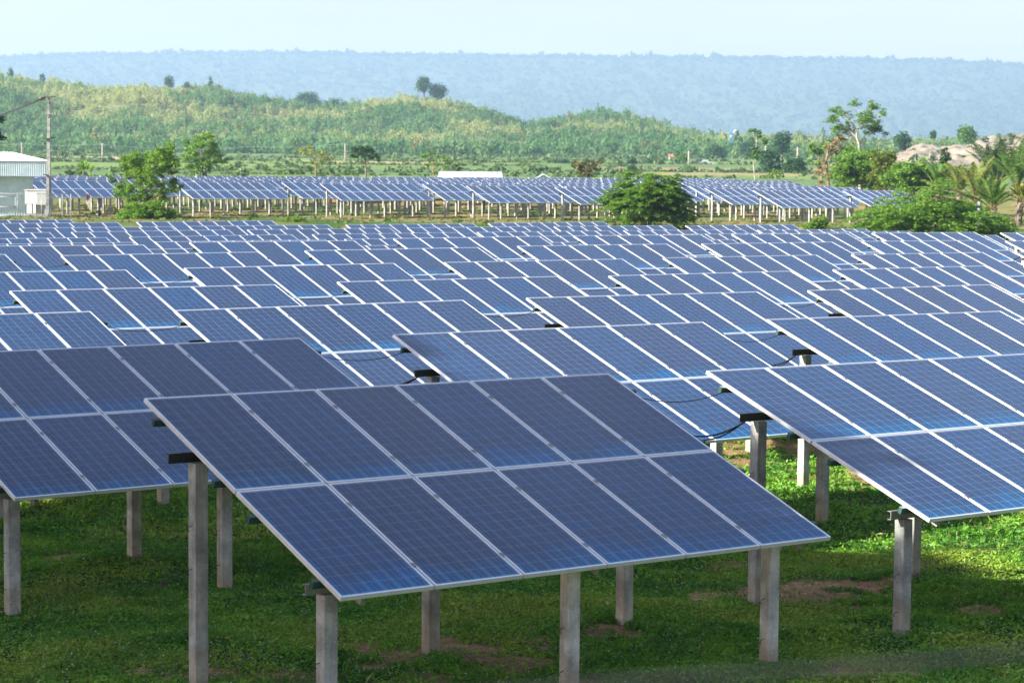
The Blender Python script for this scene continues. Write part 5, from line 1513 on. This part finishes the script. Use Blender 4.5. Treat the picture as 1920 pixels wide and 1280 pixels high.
building('red_roofed_hut', 'tiny hut with an orange red roof at the foot of the hill', 1253, 1264, 289, 294, 700, red, w=4)

# blue and white lookout figure on the ridge
bd = 900
o3 = Vector(at(1372, 263, bd)); root = empty('blue_tower', o3); tag(root, 'blue and white water tower with a slanting white arm on the ridge', 'tower')
blue = simple('blue_paint', (0.02, 0.16, 0.62), 0.5)
s_ = bd / F_PX
b = MB(); b.tube([(0, 0, -3), (0, 0, 8 * s_), (0, 0, 13 * s_)], [3.6 * s_, 3.0 * s_, 1.8 * s_], 12); b.tube([(0, 0, 13 * s_), (0, 0, 17 * s_)], [2.2 * s_, 1.8 * s_], 12); b.build('tower_body', blue, root, True)
b = MB()
for a0 in range(6):
    th = a0 * 1.047; b.tube([(3.6 * s_ * math.cos(th), 3.6 * s_ * math.sin(th), 0.5 * s_), (3.2 * s_ * math.cos(th), 3.2 * s_ * math.sin(th), 3 * s_)], 0.9 * s_, 6); b.tube([(3.4 * s_ * math.cos(th + .5), 3.4 * s_ * math.sin(th + .5), 6 * s_), (3.1 * s_ * math.cos(th + .5), 3.1 * s_ * math.sin(th + .5), 8 * s_)], 0.7 * s_, 6)
b.build('white_patch', M['white_metal'], root, True)
b = MB(); b.tube([(1.5 * s_, -1.5 * s_, 13 * s_), (7.5 * s_, -1.5 * s_, 19 * s_)], [1.1 * s_, 1.5 * s_], 8); b.build('arm', M['white_metal'], root, True)

# parked vehicles far off
def far_vehicle(label, px, py, d, mat, L=4.4):
    x_ = at(px, py, d)[0]; z_ = gz(x_, d); root = empty('parked_car', (x_, d, z_)); tag(root, label, 'car', 'cars parked at the foot of the hill')
    b = MB(); b.box((-L / 2, -0.85, 0.35), (L / 2, 0.85, 0.95)); v_ = [(-L * .3, -.75, .96), (L * .22, -.75, .96), (L * .12, -.6, 1.5), (-L * .22, -.6, 1.5)]
    w2 = [(a, -c, e_) for a, c, e_ in v_]
    b.face(v_); b.face(w2[::-1]); b.face([v_[0], v_[3], w2[3], w2[0]]); b.face([v_[1], w2[1], w2[2], v_[2]]); b.face([v_[3], v_[2], w2[2], w2[3]]); b.build('body', mat, root)
    for wx2 in (-L * .3, L * .3):
        for wy in (-.86, .7): b = MB(); b.tube([(wx2, wy, .33), (wx2, wy + .16, .33)], .33, 10); b.build('wheel', M['black'], root, True)
far_vehicle('small pale grey car parked on the far track at the hill foot', 1324, 304, 640, M['grey_metal'])
far_vehicle('small dark car parked left of the pale one on the far track', 1312, 304, 645, M['dark'])

# far utility poles
for k_, (px, yt, yb, d, lab) in enumerate(((192, 269, 294, 560, 'far utility pole between the tall concrete pole and forked tree'), (41, 268, 294, 560, 'far utility pole rising just above the shed roof'), (326, 276, 300, 570, 'far utility pole between the forked tree and the bright bushy tree'),
        (1291, 283, 305, 560, 'far utility pole behind the domed feathery tree, right side'), (1495, 276, 305, 470, 'far utility pole left of the brown vine-covered tree'), (1435, 274, 300, 560, 'far utility pole right of the slender sapling'), (647, 268, 302, 600, 'far utility pole right of the yellowing twiggy tree'))):
    p = Vector(at(px, yb, d)); g0 = gz(p.x, d); root = empty('utility_pole', (p.x, d, g0)); tag(root, lab, 'utility pole', 'far utility poles')
    h = at(px, yt, d)[2] - g0
    b = MB(); b.tube([(0, 0, -0.5), (0, 0, h)], [0.22, 0.14], 8); b.build('pole', M['pale_bark'], root, True)
    b = MB(); b.box((-0.9, -0.06, h - 0.5), (0.9, 0.06, h - 0.35)); b.build('crossarm', M['beam_lt'], root)
fw = [Vector(at(px, yt + 1, 563)) for px, yt in ((-60, 266), (41, 268), (192, 269), (326, 276), (470, 274), (647, 268))]
b = MB()
for a_, c_ in zip(fw, fw[1:]):
    b.tube([a_.lerp(c_, i / 8) - fw[0] - Vector((0, 0, 0.5 * 4 * (i / 8) * (1 - i / 8))) for i in range(9)], 0.03, 4)
o = b.build('power_line', M['grey_metal'], None, False, tuple(fw[0])); tag(o, 'thin pale power line strung between the far utility poles at the left', 'power line')

# cable close to the camera, out of focus
b = MB(); pts = []
for i, (px, py) in enumerate(((-400, 1490), (300, 1358), (800, 1310), (1150, 1280), (1450, 1260), (1700, 1243), (1950, 1220), (2500, 1158), (3200, 1068))):
    pts.append(Vector(at(px, py, 1.35 + 0.0 * i)))
b.tube([p - pts[0] for p in pts], 0.0024, 8)
o = b.build('wire', M['beam'], None, True, tuple(pts[0])); tag(o, 'out-of-focus grey wire crossing the lower right corner close to the lens', 'wire')

# ------------------------------------------------------------------ grass and weeds
g = np.random.default_rng(123)
def cand(n, y0, y1, half=0.262):
    y = np.sqrt(y0 ** 2 + (y1 ** 2 - y0 ** 2) * g.random(n)); x = (g.random(n) * 2 - 1) * half * y
    return x, y
def weeds(n, y0, y1, size, hmax, cols_, name, label, clump=0.35, dens_noise=(0.7, 0.45), seed=0, up=0.5):
    x, y = cand(n, y0, y1)
    k1 = fbm(x * dens_noise[0], y * dens_noise[0], 131 + seed, 4)
    keep = g.random(n) < np.clip((k1 - dens_noise[1]) * 6 + 0.65, 0.25, 1)
    keep &= g.random(n) > bare(x, y) * 0.9
    x, y = x[keep], y[keep]; n = len(x)
    z = ground_z(x, y) + (fbm(x * 1.1, y * 1.1, 3, 4) - 0.5) * 0.10 * np.clip((60 - y) / 20, 0, 1)
    tall = np.clip((fbm(x * 1.3, y * 1.3, 141 + seed, 3) - 0.35) * 2.2, 0.25, 1.2)
    zz = z + (g.random(n) ** 1.3) * hmax * tall
    nn = g.normal(size=(n, 3)); nn[:, 2] = np.abs(nn[:, 2]) + up; nn /= np.linalg.norm(nn, axis=1)[:, None]
    a = np.cross(nn, g.normal(size=(n, 3))); a /= np.linalg.norm(a, axis=1)[:, None]; b_ = np.cross(nn, a)
    s = size * (0.55 + 0.9 * g.random(n))[:, None]
    c = np.stack([x, y, zz], 1)
    V = np.stack([c - a * s, c - b_ * s * 0.42, c + a * s, c + b_ * s * 0.42], 1)
    tn = fbm(x * 0.55, y * 0.55, 151 + seed, 4)[:, None]; t2 = np.clip(g.random((n, 1)) * 0.6 + (fbm(x * 1.7, y * 1.7, 161 + seed, 3)[:, None] - 0.5) * 1.8 + 0.2, 0, 1)
    tint = cols_[0] * (1 - t2) + cols_[1] * t2
    m1 = np.clip((tn - 0.5) * 5, 0, 1); tint = tint * (1 - m1 * 0.75) + cols_[2] * m1 * 0.75
    pale = g.random(n) < 0.035; tint[pale] = cols_[3]
    return V, tint
GC = [np.array([0.062, 0.220, 0.022]), np.array([0.190, 0.390, 0.038]), np.array([0.300, 0.390, 0.055]), np.array([0.38, 0.38, 0.14])]
M['weed'] = leaf_mat('weed_leaves', None, 0.3, True, 0.35)
V1, T1 = weeds(620000, 17.0, 30.0, 0.026, 0.11, GC, '', '')
V2, T2 = weeds(330000, 30.0, 52.0, 0.040, 0.13, GC, '', '', seed=3)
o = link('weeds', quads_mesh('weeds', np.concatenate([V1, V2]), M['weed'], np.concatenate([T1, T2])))
tag(o, 'low green weeds and creeping leaves under the nearest arrays', 'weeds', kind='stuff')
# upright grass blades
x, y = cand(22000, 17.0, 46.0)
keep = (fbm(x * 0.9, y * 0.9, 171, 4) > 0.47) & (g.random(len(x)) > bare(x, y) * 0.9); x, y = x[keep], y[keep]; n = len(x)
z = ground_z(x, y) + (fbm(x * 1.1, y * 1.1, 3, 4) - 0.5) * 0.10
h = (0.05 + 0.13 * g.random(n) ** 2)[:, None]; th = g.random(n) * 6.283; w = 0.003 + 0.003 * g.random((n, 1))
p = np.stack([x, y, z], 1); dr = np.stack([np.cos(th), np.sin(th), np.zeros(n)], 1); sd = np.stack([-np.sin(th), np.cos(th), np.zeros(n)], 1)
up_ = np.array([0, 0, 1.0]); ln = 0.2 + 0.7 * g.random((n, 1))
V = np.stack([p - sd * w, p + sd * w, p + up_ * h * 0.6 + dr * h * ln * 0.4 + sd * w * 0.8, p + up_ * h + dr * h * ln], 1)
t2 = g.random((n, 1)); tint = np.array([0.07, 0.15, 0.025]) * (1 - t2) + np.array([0.22, 0.27, 0.06]) * t2
o = link('grass', quads_mesh('grass', V, M['weed'], tint)); tag(o, 'thin upright grass blades among the weeds', 'grass', kind='stuff')
# tiny pale flowers
x, y = cand(5200, 17.5, 34.0); keep = fbm(x * 0.6, y * 0.6, 181, 3) > 0.52; x, y = x[keep], y[keep]
c = np.stack([x, y, ground_z(x, y) + 0.14 + 0.05 * g.random(len(x))], 1)
V = leaf_quads(c, 0.014, 1.0, 1.0, 0, g)
fl = simple('flower_petals', (0.70, 0.70, 0.82), 0.7)
o = link('flowers', quads_mesh('flowers', V, fl)); tag(o, 'tiny whitish flowers dotted over the weeds', 'flowers', kind='stuff')
# rough grass on the bank and beneath the far arrays
def tufts(n, y0, y1, half, sc0, seed, hz=1.0):
    x, y = cand(n, y0, y1, half); keep = fbm(x * 0.15, y * 0.15, seed, 4) > 0.42; x, y = x[keep], y[keep]
    pos = np.stack([x, y, ground_z(x, y) - 0.05], 1); sc = sc0 * (0.5 + g.random(len(x)) ** 2 * 1.6)
    return pos, sc
tm = [clump_template(14, 400 + i, 0.6, 0.42) for i in range(4)]
pos, sc = tufts(12000, 125, 235, 0.27, 0.13, 191)
V, I = scatter(tm, pos, sc, sc, g); t2 = fbm(pos[:, 0] * 0.2, pos[:, 1] * 0.2, 195, 3)[:, None] * 0.7 + 0.3 * g.random((len(pos), 1))
tint = np.array([0.07, 0.13, 0.025]) * (1 - t2) + np.array([0.25, 0.24, 0.08]) * t2
pos2, sc2 = tufts(26000, 235, 900, 0.27, 0.55, 193); sc2 *= np.sqrt(pos2[:, 1] / 400)
k2 = fbm(pos2[:, 0] / 34 + 3, pos2[:, 1] / 26, 197, 4) + 0.10 * g.random(len(pos2)) > 0.59; sc2 = 0.75 * sc2[k2] * (1 + 1.2 * g.random(k2.sum()) ** 3); pos2 = pos2[k2]; V2, I2 = scatter(tm, pos2, sc2, sc2, g)
t2 = fbm(pos2[:, 0] * 0.02, pos2[:, 1] * 0.02, 196, 3)[:, None]
tint2 = np.array([0.07, 0.15, 0.06]) * (1 - t2) + np.array([0.15, 0.21, 0.08]) * t2
o = link('rough_grass', quads_mesh('rough_grass', np.concatenate([V, V2]), M['weed'], np.concatenate([tint[I], tint2[I2]])))
tag(o, 'rough dry grass tufts on the bank and the fields behind the arrays', 'grass', kind='stuff')

# ------------------------------------------------------------------ air
mb = MB()
hb = MB(); hb.box((-7000, -60, -60), (7000, 9500, 530))
m, nt, out = new_mat('haze_air'); k = N(nt)
pv = nt.nodes.new('ShaderNodeVolumePrincipled')
pv.inputs['Color'].default_value = (0.52, 0.74, 1.0, 1)
pv.inputs['Density'].default_value = 0.00015
pv.inputs['Anisotropy'].default_value = 0.2
nt.links.new(pv.outputs[0], out.inputs['Volume'])
hz = hb.build('haze', m); tag(hz, 'thin bluish haze filling the air over the whole valley', 'haze', kind='stuff')
